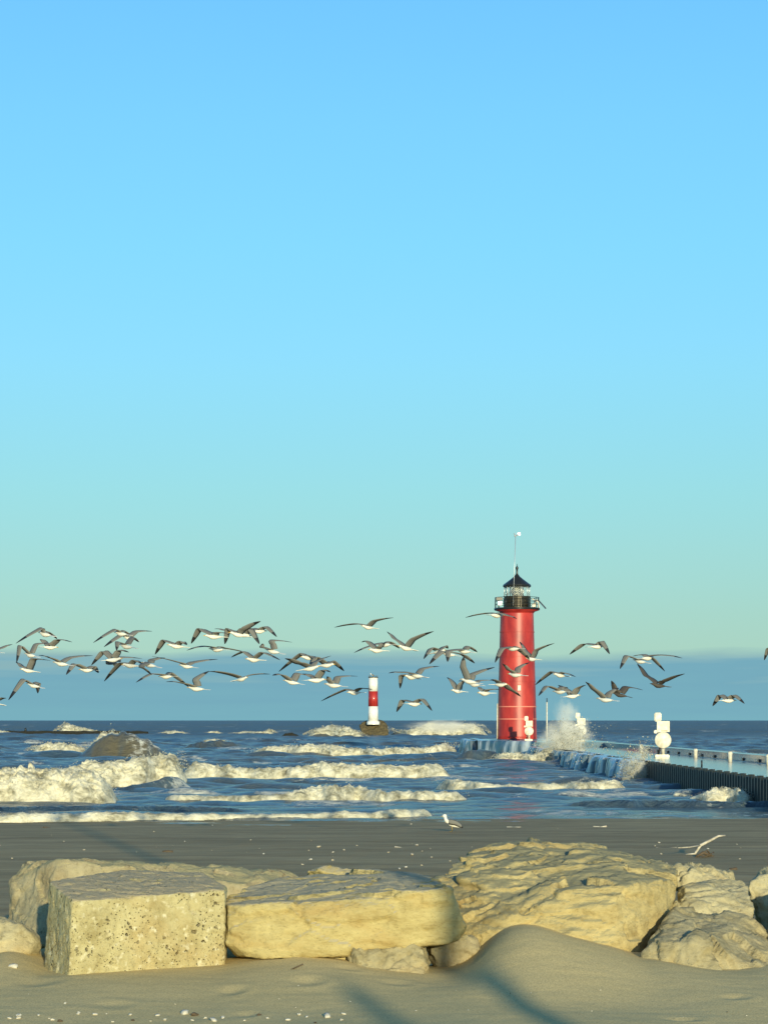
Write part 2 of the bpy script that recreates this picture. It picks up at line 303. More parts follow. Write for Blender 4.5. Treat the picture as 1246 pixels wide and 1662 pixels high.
_xs = np.linspace(-14, 16, 1501); _zs = np.interp(_xs, _cx, _cz); _k = np.exp(-np.linspace(-2.2, 2.2, 17)**2); _k /= _k.sum(); _zs = np.convolve(np.pad(_zs, 8, mode='edge'), _k, 'valid')
_k3 = np.exp(-np.linspace(-2.2, 2.2, 81)**2); _k3 /= _k3.sum(); _zw = np.convolve(np.pad(_zs, 40, mode='edge'), _k3, 'valid')
_k2 = np.exp(-np.linspace(-2.2, 2.2, 41)**2); _k2 /= _k2.sum(); _ds = np.convolve(np.pad(np.interp(_xs, _cx, _cd), 20, mode='edge'), _k2, 'valid')
def sand_z(X, Y):
    X = np.asarray(X, float); Y = np.asarray(Y, float)
    zc = np.interp(X, _xs, _zs); dc = np.interp(X, _xs, _ds)
    front = 1.13+.02*np.sin(X*1.3+.6)
    t = sstep((Y-(dc-2.6))/2.6); zw = np.interp(X, _xs, _zw); zf = front*(1-t)+(zc*t**2+zw*(1-t**2))*t
    back = 1.10-.15*sstep((Y-dc-.4)/2.5)
    tb = sstep((Y-dc-.35)/1.6); z = np.where(Y < dc+.35, zf, zc*(1-tb)+np.minimum(back, zc)*tb)
    far = .95*(shore(X)-Y)/(shore(X)-22)
    t2 = sstep((Y-21)/4); z = z*(1-t2)+np.minimum(far, .97)*t2
    z = np.where(Y < 15, 1.13+(15-Y)*.012, z) if False else z
    z = z+np.where(Y < 25, .007, .02)*fbm(np.stack([X*1.2, Y*1.2, X*0], -1), 3)+.0022*fbm(np.stack([X*3.3+Y, Y*5, X*0+3], -1), 3)
    for px, py, rx, ry, dep in DENTS:
        D = (EYE-1.15)*F/(py-HY); x0 = (px-CX)/F*D
        q = ((X-x0)/(rx*.62))**2+((Y-D)/(ry*1.5))**2
        z = z-dep*np.exp(-q*1.4)*1.1+dep*.3*np.exp(-(np.sqrt(q)-1.5)**2*5)*np.clip(.5+(X-x0)/rx, 0, 1.5)
    return np.maximum(z, -3)
def axis(lo, hi, flo, fhi, st, g):
    a = list(np.arange(flo, fhi, st)); s = st
    while a[-1] < hi: s *= g; a.append(a[-1]+s)
    s = st; b = [flo]
    while b[-1] > lo: s *= g; b.append(b[-1]-s)
    return np.array(b[1:][::-1]+a)
gx = axis(-140, 140, -3.9, 3.9, .028, 1.03); gy = axis(-60, 240, 14.6, 19.8, .028, 1.022)
XX, YY = np.meshgrid(gx, gy); ZZ = sand_z(XX, YY)
wet = sstep((YY-21)/6)*np.ones_like(XX)
o = link('sand', grid_mesh('sand', np.stack([XX, YY, ZZ], -1), {'wet': wet}), sand_m); tag(o, kind='structure')

# ------------------------------------------------------------------ breakers: (base row, crest row) along the photo columns
def wl(y): return EYE*F/(y-HY)                      # distance of still water seen at row y
BREAKERS = [
 dict(p=[(-160,1300,1262),(-60,1306,1250),(0,1307,1248),(60,1307,1250),(110,1305,1250),(150,1302,1254),(172,1298,1268),(195,1292,1284)], lab='tall tumbling white breaker nearest the left edge of the lake', amp=1.0),
 dict(p=[(80,1286,1262),(110,1286,1247),(140,1284,1236),(170,1281,1238),(200,1277,1233),(240,1272,1228),(275,1267,1222),(292,1264,1224),(304,1263,1238)], lab='raised cream breaker end behind the tall left breaker', amp=1.0),
 dict(p=[(-200,1272,1255),(-60,1272,1251),(0,1270,1250),(60,1270,1247),(110,1268,1246),(140,1266,1250)], lab='foam ridge rising behind the tall left breaker', amp=.8),
 dict(p=[(285,1262,1245),(310,1264,1238),(360,1265,1243),(420,1266,1247),(480,1267,1244),(520,1266,1238),(570,1264,1240),(620,1263,1241),(670,1259,1243),(710,1254,1239),(738,1249,1246)], lab='long white breaker crossing mid water left of the red lighthouse', amp=.8),
 dict(p=[(395,1221,1219),(430,1226,1213),(470,1229,1210),(530,1230,1208),(560,1233,1213),(600,1234,1215),(650,1232,1214),(690,1230,1213),(725,1227,1207),(742,1223,1205),(752,1221,1216)], lab='white breaker below the striped beacon', amp=.8),
 dict(p=[(255,1291,1287),(290,1296,1289),(350,1300,1291),(400,1306,1290),(460,1308,1287),(500,1306,1278),(530,1304,1275),(570,1303,1275),(620,1302,1283),(680,1300,1283),(730,1295,1284),(768,1290,1287)], lab='ragged white breaker second from the beach', amp=.8),
 dict(p=[(-300,1338,1322),(-100,1337,1320),(0,1336,1321),(30,1336,1317),(60,1335,1318),(120,1334,1319),(160,1334,1315),(250,1333,1318),(340,1332,1319),(420,1331,1320),(500,1330,1319),(560,1330,1315),(600,1329,1318),(630,1328,1312),(670,1327,1312),(695,1326,1311),(714,1325,1321)], lab='low line of foam washing onto the wet beach', amp=.7),
 dict(p=[(700,1264,1262),(730,1270,1264),(770,1280,1268),(820,1286,1273),(870,1288,1270),(930,1288,1270),(980,1286,1267),(1005,1282,1262),(1018,1277,1258),(1024,1270,1264)], lab='white breaker running into the pier wall under the red lighthouse', amp=.7),
 dict(p=[(1105,1293,1289),(1130,1296,1290),(1150,1302,1283),(1175,1310,1278),(1200,1313,1280),(1220,1306,1285),(1236,1298,1290)], lab='rounded white splash below the sheet pile wall at right', amp=.9),
 dict(p=[(1085,1293,1290),(1095,1294,1283),(1110,1295,1288),(1125,1296,1292)], lab='little foam peak at the foot of the sheet pile wall', amp=.7),
 dict(p=[(785,1241,1234),(800,1241,1226),(815,1242,1223),(840,1242,1222),(865,1242,1225),(885,1241,1217),(898,1240,1210),(908,1240,1214),(918,1240,1224)], lab='cream wave climbing the pier beside the red lighthouse', amp=.9),
 dict(p=[(40,1218,1215),(55,1226,1209),(80,1227,1206),(110,1228,1207),(135,1230,1211),(150,1228,1218)], lab='low foam crest left of the brown wave peak', amp=.9),
 dict(p=[(138,1229,1222),(146,1229,1208),(156,1229,1196),(168,1229,1189),(182,1229,1187),(192,1229,1190),(200,1229,1198),(206,1229,1212)], lab='foam cap on the steep brown wave peak', amp=.9),
 dict(p=[(628,1191,1180),(640,1194,1183),(660,1196,1186),(680,1197,1179),(700,1196,1173),(722,1196,1178),(745,1195,1176),(765,1195,1174),(785,1195,1178),(797,1194,1189)], lab='long far splash between the striped beacon and the red lighthouse', amp=1.1),
 dict(p=[(86,1191,1188),(92,1192,1179),(105,1193,1173),(118,1193,1178),(140,1192,1183),(165,1192,1188)], lab='white splash leaping over the far breakwater', amp=1.1),
 dict(p=[(-30,1194,1187),(0,1194,1186),(12,1194,1187),(20,1194,1191)], lab='small far splash at the left end of the breakwater', amp=1.0),
 dict(p=[(255,1192,1190),(275,1192,1186),(300,1192,1188),(310,1192,1191)], lab='far whitecap right of the brown wave peak', amp=.9),
 dict(p=[(330,1191,1189),(350,1191,1186),(362,1191,1190)], lab='tiny far whitecap left of the striped beacon, the nearer to its left', amp=.9),
 dict(p=[(370,1192,1190),(400,1192,1187),(428,1192,1188),(436,1193,1183),(446,1193,1186),(452,1193,1190)], lab='far whitecap just left of the dark reef stones', amp=.9),
 dict(p=[(490,1194,1192),(510,1196,1183),(540,1197,1177),(560,1198,1180),(584,1198,1187),(600,1200,1196)], lab='foam breaking on the left side of the beacon base', amp=.8),
 dict(p=[(318,1206,1204),(335,1206,1200),(355,1206,1199),(378,1206,1203)], lab='thin foam line on a grey wave left of the beacon', amp=.5),
 dict(p=[(395,1216,1214),(418,1219,1214),(430,1222,1219)], lab='short foam streak on the water below the beacon', amp=.5),
]
def smooth_ctrl(p):
    p = np.array(p, float); u = np.arange(p[0, 0], p[-1, 0]+1e-6, max(1., (p[-1, 0]-p[0, 0])/400)); w_ = max(1, int(7/max(1., (p[-1, 0]-p[0, 0])/400)))
    k = np.hanning(2*w_+3)[1:-1]; k /= k.sum(); c = [np.convolve(np.pad(np.interp(u, p[:, 0], p[:, j]), w_, mode='edge'), k, 'valid') for j in (1, 2)]
    n_ = perlin(np.stack([u/13., u*0+p[0, 1], u*0], -1))+.5*perlin(np.stack([u/5., u*0+p[0, 1], u*0], -1)); hgt = c[0]-c[1]; c[1] = c[1]-n_*hgt*.16
    if c[0].mean() < 1322:                          # a wave front runs nearly level in depth, whatever its ends show
        d0 = wl(c[0]); m_ = np.median(d0); d0 = m_+(d0-m_)*.15+.012*m_*perlin(np.stack([u/40., u*0+p[0, 1], u*0+2], -1)); c[0] = HY+EYE*F/d0; c[1] = np.minimum(c[1], c[0]-.5)
    return list(zip(u, c[0], c[1]))
def crest_depth(y0, y1):
    """world shape of a breaker: base distance, crest distance and crest height"""
    D0 = wl(y0); h = 0
    for _ in range(6):
        D1 = D0+max(h, .05)*1.1; h = EYE+(HY-y1)/F*D1
    return D0, D0+max(h, .03)*1.1, max(h, .02)
RIDGES = []
for B in BREAKERS:
    B['p'] = smooth_ctrl(B['p']); px = np.array([q[0] for q in B['p']], float); t = [crest_depth(q[1], q[2]) for q in B['p']]
    B['px'] = px; B['D0'] = np.array([q[0] for q in t]); B['D1'] = np.array([q[1] for q in t]); B['h'] = np.array([q[2] for q in t])
    RIDGES.append((px, B['D0'], B['D1'], B['h'], 1.0))
# swells without a foam crest: the steep brown wave and others
for p, s in ([[(118,1228,1224),(140,1230,1212),(160,1231,1200),(180,1232,1191),(200,1232,1188),(220,1232,1193),(240,1231,1202),(262,1229,1214),(290,1228,1224)], 1.0],
             [[(280,1216,1213),(310,1218,1206),(350,1219,1201),(385,1217,1206),(420,1212,1210)], .6],
             [[(150,1305,1300),(175,1302,1282),(210,1290,1276),(250,1276,1268),(300,1264,1250),(312,1260,1258)], 1.0],
             [[(720,1238,1234),(750,1238,1220),(780,1238,1216),(810,1238,1222),(840,1238,1232)], .6],
             [[(560,1245,1240),(620,1242,1232),(700,1240,1229),(800,1240,1232)], 1.],
             [[(900,1306,1303),(1000,1306,1298),(1100,1308,1299),(1180,1311,1301),(1260,1312,1300),(1400,1314,1304),(1550,1316,1310)], .35],
             [[(420,1276,1272),(500,1276,1268),(560,1275,1268),(640,1275,1270)], .8],
             [[(-150,1316,1312),(100,1318,1308),(300,1316,1308),(420,1318,1314)], .8]):
    p = smooth_ctrl(p); px = np.array([q[0] for q in p], float); t = [crest_depth(q[1], q[2]) for q in p]
    RIDGES.append((px, np.array([q[0] for q in t]), np.array([q[1] for q in t]), np.array([q[2] for q in t]), 1+s))
WV = []
for i in range(46):
    lam = 1.6*(26/1.6)**(i/45); th = rng.normal(0, .42); k = 2*math.pi/lam; WV.append((k*math.sin(th), k*math.cos(th), rng.uniform(0, 6.28), .020*lam**.34))
def lake_z(X, Y, ridges=True):
    z = np.zeros_like(X); near = sstep((Y-shore(X))/22)
    big = .35+.65*sstep((Y-110)/60)
    for kx, ky, ph, a in WV:
        wob = .6*np.sin(X*kx*.37+Y*.05+ph*3)
        s = np.sin(kx*X+ky*Y+ph+wob); s = 1-2*np.sqrt(np.clip((1-s)/2, 0, 1)) if False else s
        z += a*(s+.25*np.cos(2*(kx*X+ky*Y+ph+wob)))*(big if ky < 1.2 else 1)
    z = z*(.3+.7*near)*1.0+.03-.02*near
    foam = np.clip((1-(Y-shore(X)-1)/9), 0, 1)*.35+.0*X; silt = .12+.4*np.clip(1-(Y-shore(X))/9, 0, 1)
    if ridges:
        PX = X/Y*F+CX
        for px, D0, D1, h, kind in RIDGES:
            tw = min(45, .33*(px[-1]-px[0])); inside = sstep((PX-px[0])/tw)**.6*sstep((px[-1]-PX)/tw)**.6
            d0 = np.interp(PX, px, D0); d1 = np.interp(PX, px, D1); hh = np.interp(PX, px, h)*inside
            L2 = 3.5*hh+.6+.004*Y
            prof = np.where(Y < d1, sstep((Y-d0+.25*(d1-d0))/(1.25*(d1-d0)+.01)), np.exp(-((Y-d1)/L2)**2))
            r = hh*prof*(.85 if kind == 1.0 else 1.0); z = z*(1-.6*prof*inside)
            z = np.maximum(z, r+z*.25) if True else z
            if kind == 1.0:
                foam = np.maximum(foam, inside*np.where(Y < d1, .25*sstep((Y-d0+2.5)/2.5), .75*np.exp(-((Y-d1)/(1.6*L2))**2)))
            face = inside*np.where(Y < d1, sstep((Y-d0+1.5)/1.5), np.exp(-((Y-d1)/(.3*L2))**2))*np.clip(hh/1.1, .2, 1)
            silt = np.maximum(silt, face*(kind-1 if kind > 1 else .8))
    return z, foam, silt
cols = np.concatenate([np.linspace(-9000, -300, 90)[:-1], np.arange(-300, 1550, 3.6), np.linspace(1550, 9500, 90)])
rows = [66.]
while rows[-1] < 30000:
    D = rows[-1]; rows.append(D+(.14 if D < 125 else .14*(D/125)**2.2 if D < 700 else D*.06))
rows = np.array(rows); PXg, Yg = np.meshgrid(cols, rows); Xg = (PXg-CX)/F*Yg
Zg, Fg, Sg = lake_z(Xg, Yg)
Zg = np.where(Yg > 3000, Zg*.3, Zg)
# scattered whitecaps far out
nf = fbm(np.stack([Xg/14, Yg/45, Xg*0], -1), 3); Fg = np.maximum(Fg, np.clip((nf-.30)*1.6, 0, .62)*sstep((Yg-90)/40))
nf2 = fbm(np.stack([Xg/6, Yg/9, Xg*0+5], -1), 3); Fg = np.maximum(Fg, np.clip((nf2-.02)*1.0, 0, .55)*(Yg < 260))
ns = fbm(np.stack([Xg/12, Yg/16, Xg*0+9], -1), 2); fs_ = fbm(np.stack([Xg*.9, Yg*.35, Xg*0+2], -1), 3); Sg = Sg*np.clip(.8+.9*fs_, .25, 1.2)
Sg = np.clip(Sg+(.12+np.clip(ns*.7, -.12, .5))*sstep((Yg-85)/50)+.14*sstep((Yg-180)/200), 0, 1)
# the lake stops inside the pier
print('lake', Zg.shape)
o = link('lake', grid_mesh('lake', np.stack([Xg, Yg, Zg], -1), {'foam': Fg, 'silt': Sg, 'far': sstep((Yg-130)/500)}), water_m); tag(o, kind='structure')

def droplet_mesh(P, rad):
    """tiny octahedra"""
    n = len(P); T = np.array([[1,0,0],[0,1,0],[-1,0,0],[0,-1,0],[0,0,1],[0,0,-1]], float)
    V = (P[:, None, :]+T[None]*rad[:, None, None]).reshape(-1, 3)
    f = np.array([[0,1,4],[1,2,4],[2,3,4],[3,0,4],[1,0,5],[2,1,5],[3,2,5],[0,3,5]]); Fc = (np.arange(n)[:, None, None]*6+f[None]).reshape(-1, 3)
    return V, Fc
def raw_mesh(name, V, T):
    me = bpy.data.meshes.new(name); me.vertices.add(len(V)); me.vertices.foreach_set('co', V.reshape(-1).astype(np.float32)); n = len(T)
    me.loops.add(n*3); me.polygons.add(n); me.loops.foreach_set('vertex_index', T.reshape(-1).astype(np.int32)); me.polygons.foreach_set('loop_start', np.arange(0, n*3, 3, dtype=np.int32)); me.polygons.foreach_set('use_smooth', np.full(n, True)); me.update(calc_edges=True)
    return me
for bi, B in enumerate(BREAKERS):
    x0, x1 = B['px'][0], B['px'][-1]; Dm = B['D0'].mean(); step = max(1.1, .9)
    nu = int((x1-x0)/step)+2; u = np.linspace(x0, x1, nu); 
    hm = B['h'].max(); nv = int(min(90, max(22, 3.2*hm*F/Dm/1.4)))
    v = np.linspace(0, 1, nv)[:, None]; U = np.broadcast_to(u, (nv, nu))
    D0 = np.interp(U, B['px'], B['D0']); D1 = np.interp(U, B['px'], B['D1']); H = np.interp(U, B['px'], B['h'])
    tw = min(30, .3*(x1-x0)); end = sstep((U-x0)/tw)**.6*sstep((x1-U)/tw)**.6
    # foot, bulging front, rounded crest, then the back running down to the water
    vv = v*np.ones_like(U); fr = np.clip(vv/.62, 0, 1); bk = np.clip((vv-.62)/.38, 0, 1)
    Yp = D0+(D1-D0)*(fr**1.5)+bk*(1.6*H+.4); Zp = H*np.sin(fr*math.pi/2)**.8*(1-bk**1.6*1.15)-.04
    Zp = Zp*end-.12*(1-end)
    Xp = (U-CX)/F*D0
    sc = np.clip(H, .15, 1.2); Q = np.stack([Xp, Yp, Zp*1.3], -1)
    big = billow(Q/(.9*hm+.3)+bi*3.1, 5, .62); fine = billow(Q*3.1+bi, 3, .6)
    dsp = (big*.11*sc+.055*fine*sc**.6)*B['amp']*end*np.sin(np.clip(vv*1.15, 0, 1)*math.pi)**.35
    spike = np.clip(fbm(Q/(.45*hm+.2)+bi, 3), 0, 1)*sc*.22*np.exp(-((vv-.6)/.16)**2)*B['amp']*end
    Yp = Yp-dsp*.9; Zp = Zp+dsp*.42+spike*.8-.03*H; Yp = Yp-.12*H*end
    Xp = (U-CX)/F*D0+.08*sc*perlin(Q*2+40)
    G = grid_mesh('wave', np.stack([Xp, Yp, Zp], -1))
    gv = np.stack([Xp, Yp, Zp], -1).reshape(-1, 3); gi = (np.arange(nv-1)[:, None]*nu+np.arange(nu-1)[None]).reshape(-1)
    T = np.concatenate([np.stack([gi, gi+1, gi+nu+1], 1), np.stack([gi, gi+nu+1, gi+nu], 1)])
    bpy.data.meshes.remove(G)
    # flung drops and shreds of foam over the crest and in front of the foot
    nd = int(min(1800, 16*(x1-x0)*hm**.5*B['amp'])); uu = rng.uniform(x0, x1, nd); hh = np.interp(uu, B['px'], B['h']); d1 = np.interp(uu, B['px'], B['D1']); d0 = np.interp(uu, B['px'], B['D0'])
    clump = np.clip(fbm(np.stack([uu/9., uu*0, uu*0+bi], -1), 3)+.35, 0, 1)
    tz = rng.exponential(.16, nd)*clump; q = rng.uniform(0, 1, nd); 
    Pz = hh*(.55+.5*q)+tz*hh*.6; Py = d0+(d1-d0)*q+rng.normal(0, .25, nd)*hh; PX_ = (uu-CX)/F*d0+rng.normal(0, .06, nd)
    V2, T2 = droplet_mesh(np.stack([PX_, Py, Pz], 1), rng.uniform(.2, 1.0, nd)**3*.034*(Dm/90)**.8*np.clip(hh, .3, 1))
    o = link('breaking_wave', raw_mesh('breaking_wave', np.concatenate([gv, V2]), np.concatenate([T, T2+len(gv)])), foam_m)
    tag(o, B['lab'], 'breaking wave', 'white breakers rolling towards the beach', 'stuff')

# ------------------------------------------------------------------ the pier
pier = empty('pier', (11.5, 60, 0)); PO = Vector((11.5, 60, 0)); tag(pier, 'low pier of dark sheet piling with a wet deck leading to the red lighthouse', 'pier')
DECK = .97
def pl(D): return 14.3-(D-85.6)*.0185               # left edge of the deck
def slab(name, plan, z0, z1, mat, parent, org):
    bm = bmesh.new(); a = [bm.verts.new(Vector((x, y, z0))-org) for x, y in plan]; b = [bm.verts.new(Vector((x, y, z1))-org) for x, y in plan]
    bm.faces.new(a[::-1]); bm.faces.new(b); n = len(plan)
    for i in range(n): bm.faces.new((a[i], a[(i+1) % n], b[(i+1) % n], b[i]))
    return link(name, bm_mesh(name, bm), mat, parent)
slab('deck', [(pl(35), 35), (pl(190), 190), (18.2, 190), (20.4, 35)], -1.5, DECK, wet_concrete, pier, PO)
slab('pier_head', [(pl(186), 186.3), (8.0, 192), (7.8, 214), (9.5, 220), (19, 220), (19, 186.3)], -1.5, 1.4, wet_concrete, pier, PO)
def kx(D): return 20.0-(D-100)*.023
slab('kerb_wall', [(kx(35), 35), (kx(186), 186), (kx(186)+.9, 186), (kx(35)+.9, 35)], DECK+.002, DECK+.4, wet_concrete, pier, PO)
# sheet piles: one shared profile, 1.25 m apart, each an object
def pile_mesh(h):
    prof = [(0, 0), (-.02, .0), (-.20, .13), (-.20, .38), (-.02, .51), (-.02, .62), (0, .62)]
    n = len(prof); V = [(x, y, -1.2) for x, y in prof]+[(x, y, h) for x, y in prof]
    Fc = [(i, i+1, n+i+1, n+i) for i in range(n-1)]+[tuple(range(n, 2*n))]
    bm = bmesh.new(); bv = [bm.verts.new(v) for v in V]
    for f in Fc: bm.faces.new([bv[i] for i in f])
    return bm_mesh('sheet_pile', bm)
pmeshes = [pile_mesh(DECK+.04+.05*i) for i in range(3)]
for pm in pmeshes: pm.materials.append(steel)
D = 60
i = 0
while D < 184:
    o = bpy.data.objects.new('sheet_pile', pmeshes[(i*7) % 3]); C.objects.link(o); o.parent = pier; o.location = Vector((pl(D)-.01, D, 0))-PO; o.rotation_euler = (0, 0, .0185); D += .62; i += 1
a, b = Vector((pl(186), 186, .43)), Vector((8.0, 192, .43)); dv = (b-a); n_ = int(dv.length/1.25)
for k in range(n_):
    o = bpy.data.objects.new('sheet_pile', pmeshes[k % 3]); C.objects.link(o); o.parent = pier; o.location = a+dv*k/n_-PO; o.rotation_euler = (0, 0, math.atan2(-dv.x, dv.y))
for k in range(17):
    o = bpy.data.objects.new('sheet_pile', pmeshes[k % 3]); C.objects.link(o); o.parent = pier; o.location = Vector((8.0-.01*k, 192+1.25*k, .43))-PO
# mooring rings and scuppers along the kerb
for k in range(14):
    D = 100+k*4.6; box_part('scupper', Vector((kx(D)-.03, D, DECK+.12))-PO, (.08, .5, .16), black_paint, pier, bev=.02)
# water sheet running over the deck and off its edge
water_sheet = material('running_water', (.35, .5, .62), .08); noisy(water_sheet, (.045, .11, .17), (.62, .69, .72), 1.0, 8, .42, .68, bump=.5, bscale=2.5, stretch=(.8, 1.6, .22), bdist=.08)
def cascade(name, D0, D1, lab, seed, xoff=0, fn=None, top=DECK):
    nu, nv = int((D1-D0)/.12), 40; u = np.linspace(D0, D1, nu); v = np.linspace(0, 1, nv)[:, None]; U = np.broadcast_to(u, (nv, nu)); Vv = v*np.ones_like(U)
    thick = np.clip(fbm(np.stack([U*.55, U*0, U*0+seed], -1), 3)*1.5+.12, 0, 1)*sstep((U-D0)/1.5)*sstep((D1-U)/1.5)
    f = np.clip((Vv-.25)/.75, 0, 1)
    outw = .33+(.7*f**.6)*(.25+.75*thick)
    X = pl(U)+.5-(.8+outw)*np.clip(Vv/.3, 0, 1) if fn is None else fn(U)+.5-(.8+outw)*np.clip(Vv/.3, 0, 1)
    Z = top+.07+.05*thick-(top+.35)*f**1.7*1.0+.06*perlin(np.stack([U*1.5, Vv*2, U*0], -1))
    Z = np.where((thick < .12) & (f > 0), Z-.0, Z); X = np.where(thick < .12, X+.9*f+.35, X)
    X = X+.10*fbm(np.stack([U*3, Vv*1.2, U*0+seed], -1), 3)
    o = link(name, grid_mesh(name, np.stack([X, U, Z], -1)), water_sheet); tag(o, lab, 'cascade', 'lake water pouring off the pier', 'stuff')
cascade('cascading_water', 118, 131, 'thin falls of lake water pouring over the pier wall near the white warning stand', 3)
cascade('cascading_water', 130, 158, 'wide blue white falls of lake water pouring over the middle of the pier wall', 8)
cascade('cascading_water', 157, 185, 'pale falls of water running off the pier close to the lighthouse', 15)
cascade('cascading_water', 193, 212, 'blue sheet of water draining off the pier head under the red lighthouse', 22, fn=lambda U: 8.0+0*U, top=1.4)
# the same facing the camera at the pier head
nu, nv = 60, 30; u = np.linspace(0, 1, nu); v = np.linspace(0, 1, nv)[:, None]; U = u*np.ones((nv, 1)); Vv = v*np.ones((1, nu))
th = fbm(np.stack([U*6, U*0, U*0+2], -1), 3)
f = np.clip((Vv-.25)/.75, 0, 1); Yc = 186+6*U+.4-.8*np.clip(Vv/.3, 0, 1)-(.45+.35*th)*f**.6-.1*fbm(np.stack([U*14, Vv*2, U*0], -1), 3)
o = link('cascading_water', grid_mesh('cascading_water', np.stack([pl(186)+(8.0-pl(186))*U-.1, Yc, 1.5-1.7*f**1.7], -1)), water_sheet); tag(o, 'curtain of water falling from the near corner of the pier head', 'cascade', 'lake water pouring off the pier', 'stuff')

# white stands on the pier: post, light box, warning board, round ring board, foot
sign_bar = material('sign_dark_bar', (.25, .2, .1), .5)
def stand():
    t = empty('warning_stand', (0, 0, 0))
    box_part('foot', (0, 0, .09), (.75, .6, .18), sign_white, t, bev=.03)
    tube_part('post', [(.07, 0, .16), (.07, 0, 1.75)], .09, sign_white, t)
    tube_part('strut', [(-.18, .05, .16), (-.02, .02, .75)], .05, black_paint, t)
    tube_part('light_post', [(-.2, 0, 1.3), (-.2, 0, 2.05)], .055, sign_white, t)
    bm = bmesh.new(); add_box(bm, (0, 0, 0), (.36, .24, .46), bev=.05); me = bm_mesh('light_box', bm); link('light_box', me, sign_white, t, (-.2, 0, 2.12))
    box_part('board', (.07, -.12, 1.63), (.66, .05, .56), sign_white, t, bev=.015)
    box_part('lettering_bar', (.12, -.149, 1.41), (.34, .008, .035), sign_bar, t, bev=0)
    me = lathe('ring_board', [(.0, -.05), (.4, -.05), (.43, -.02), (.43, .03), (.40, .06), (0, .06)], 40, cap=False)
    o = link('ring_board', me, sign_white, t, (.05, -.16, .93)); o.rotation_euler = (R(90), 0, 0)
    box_part('side_lamp', (-.33, -.08, 1.36), (.17, .14, .17), sign_white, t, bev=.03)
    return t
def copy_tree(o, parent=None):
    c = o.copy(); C.objects.link(c)
    if parent: c.parent = parent
    for ch in [x for x in bpy.data.objects if x.parent == o]: copy_tree(ch, c)
    return c
st = stand(); S = [st, copy_tree(st), copy_tree(st)]
for o, (px, D), lab in zip(S, [(1073, 134), (941, 188), (857, 198)],
        ['tall blank white warning stand on the pier nearest the viewer, right of the spray', 'white stand half veiled by spray right of the red lighthouse', 'white stand directly in front of the foot of the red lighthouse']):
    o.location = ((px-CX)/F*D, D, DECK if D < 150 else 1.4); tag(o, lab, 'warning stand', 'white stands along the pier')
S[0].scale = (1.14,)*3; S[1].scale = (1.03,)*3; S[2].scale = (.92,)*3
bm_ = bmesh.new(); add_tube(bm_, [(0, 0, 0), (0, 0, .4)], .11, 14); bol = bm_mesh('bollard', bm_, True); bol.materials.append(sign_white)
bc = lathe('cap', [(.13, .4), (.13, .5), (.08, .55), (0, .55)], 14, cap=False); bc.materials.append(sign_white)
for px, D, lab in [(1246, 112, 'white bollard cut by the right edge of the photograph'), (1184, 122, 'white bollard on the pier second from the right edge'), (1128, 134, 'white bollard on the pier just right of the tall warning stand'), (1040, 158, 'small white bollard on the pier left of the tall warning stand')]:
    t = empty('bollard', ((px-CX)/F*D, D, DECK)); tag(t, lab, 'bollard', 'white bollards along the pier kerb'); link('post', bol, None, t); link('cap', bc, None, t)
t = empty('pole', ((887-CX)/F*200, 200, 1.4)); tag(t, 'thin white pole standing just right of the red lighthouse', 'pole'); tube_part('mast', [(0, 0, 0), (0, 0, 3.4)], .06, sign_white, t); tube_part('tip', [(0, 0, 3.4), (0, 0, 3.75)], .04, black_paint, t)
t = empty('standpipe', ((1138-CX)/F*108, 108, DECK)); tag(t, 'small dark pipe sticking up from the near deck of the pier', 'pipe'); tube_part('pipe', [(0, 0, 0), (0, 0, .32)], .04, black_paint, t)

# ------------------------------------------------------------------ red lighthouse
LD = 205.; K = LD/F                                # metres per photo pixel there
LH = Vector(((838.5-CX)*K, LD, EYE+(HY-1200)*K)); lh = empty('red_lighthouse', LH); tag(lh, 'tall red cylindrical lighthouse with black lantern room at the end of the pier', 'lighthouse')
def zy(y): return (1200-y)*K
link('foundation', lathe('foundation', [(2.5, -.35), (2.5, -.02), (2.35, 0), (0, 0)], 48, cap=False), wet_concrete, lh)
prof = []
for y in np.linspace(1200, 992, 40): prof.append(((32.3-(1200-y)*.0265)*K, zy(y)))
link('tower', lathe('tower', prof, 64), red_paint, lh)
def rad(y): return (32.3-(1200-y)*.0265)*K
faded_red = material('faded_red', (.72, .22, .15), .5)
for y in (1198, 1167, 1147, 1106, 1066, 1026):
    z = zy(y); r = rad(y); link('plate_band', lathe('plate_band', [(r-.01, z-.05), (r+.03, z-.05), (r+.03, z+.05), (r-.01, z+.05)], 64, cap=False, smooth=False), faded_red if y in (1167, 1147) else red_paint, lh)
link('gallery_bracket_ring', lathe('gallery_bracket_ring', [(rad(994)-.01, zy(996)), (rad(994)+.12, zy(993)), (36*K, zy(990.8)), (36*K, zy(990.6))], 48, cap=False), red_paint, lh)
link('gallery_deck', lathe('gallery_deck', [(36*K, zy(990.5)), (37*K, zy(990)), (37*K, zy(987)), (0, zy(987))], 48, cap=False), black_paint, lh)
pr = [(21*K, zy(987)), (21*K, zy(969.5)), (22*K, zy(969)), (22*K, zy(968)), (20*K, zy(968))]
link('lantern_parapet', lathe('lantern_parapet', pr, 20, smooth=False), bronze, lh)
g = link('lantern_glazing', lathe('lantern_glazing', [(20*K, zy(968)), (20*K, zy(952))], 10, smooth=False), glass, lh)
for k in range(10):
    a = 2*math.pi*k/10; x, y_ = 20.3*K*math.cos(a), 20.3*K*math.sin(a); tube_part('glazing_bar', [(x, y_, zy(968)), (x, y_, zy(951))], .045, galv, lh, 6)
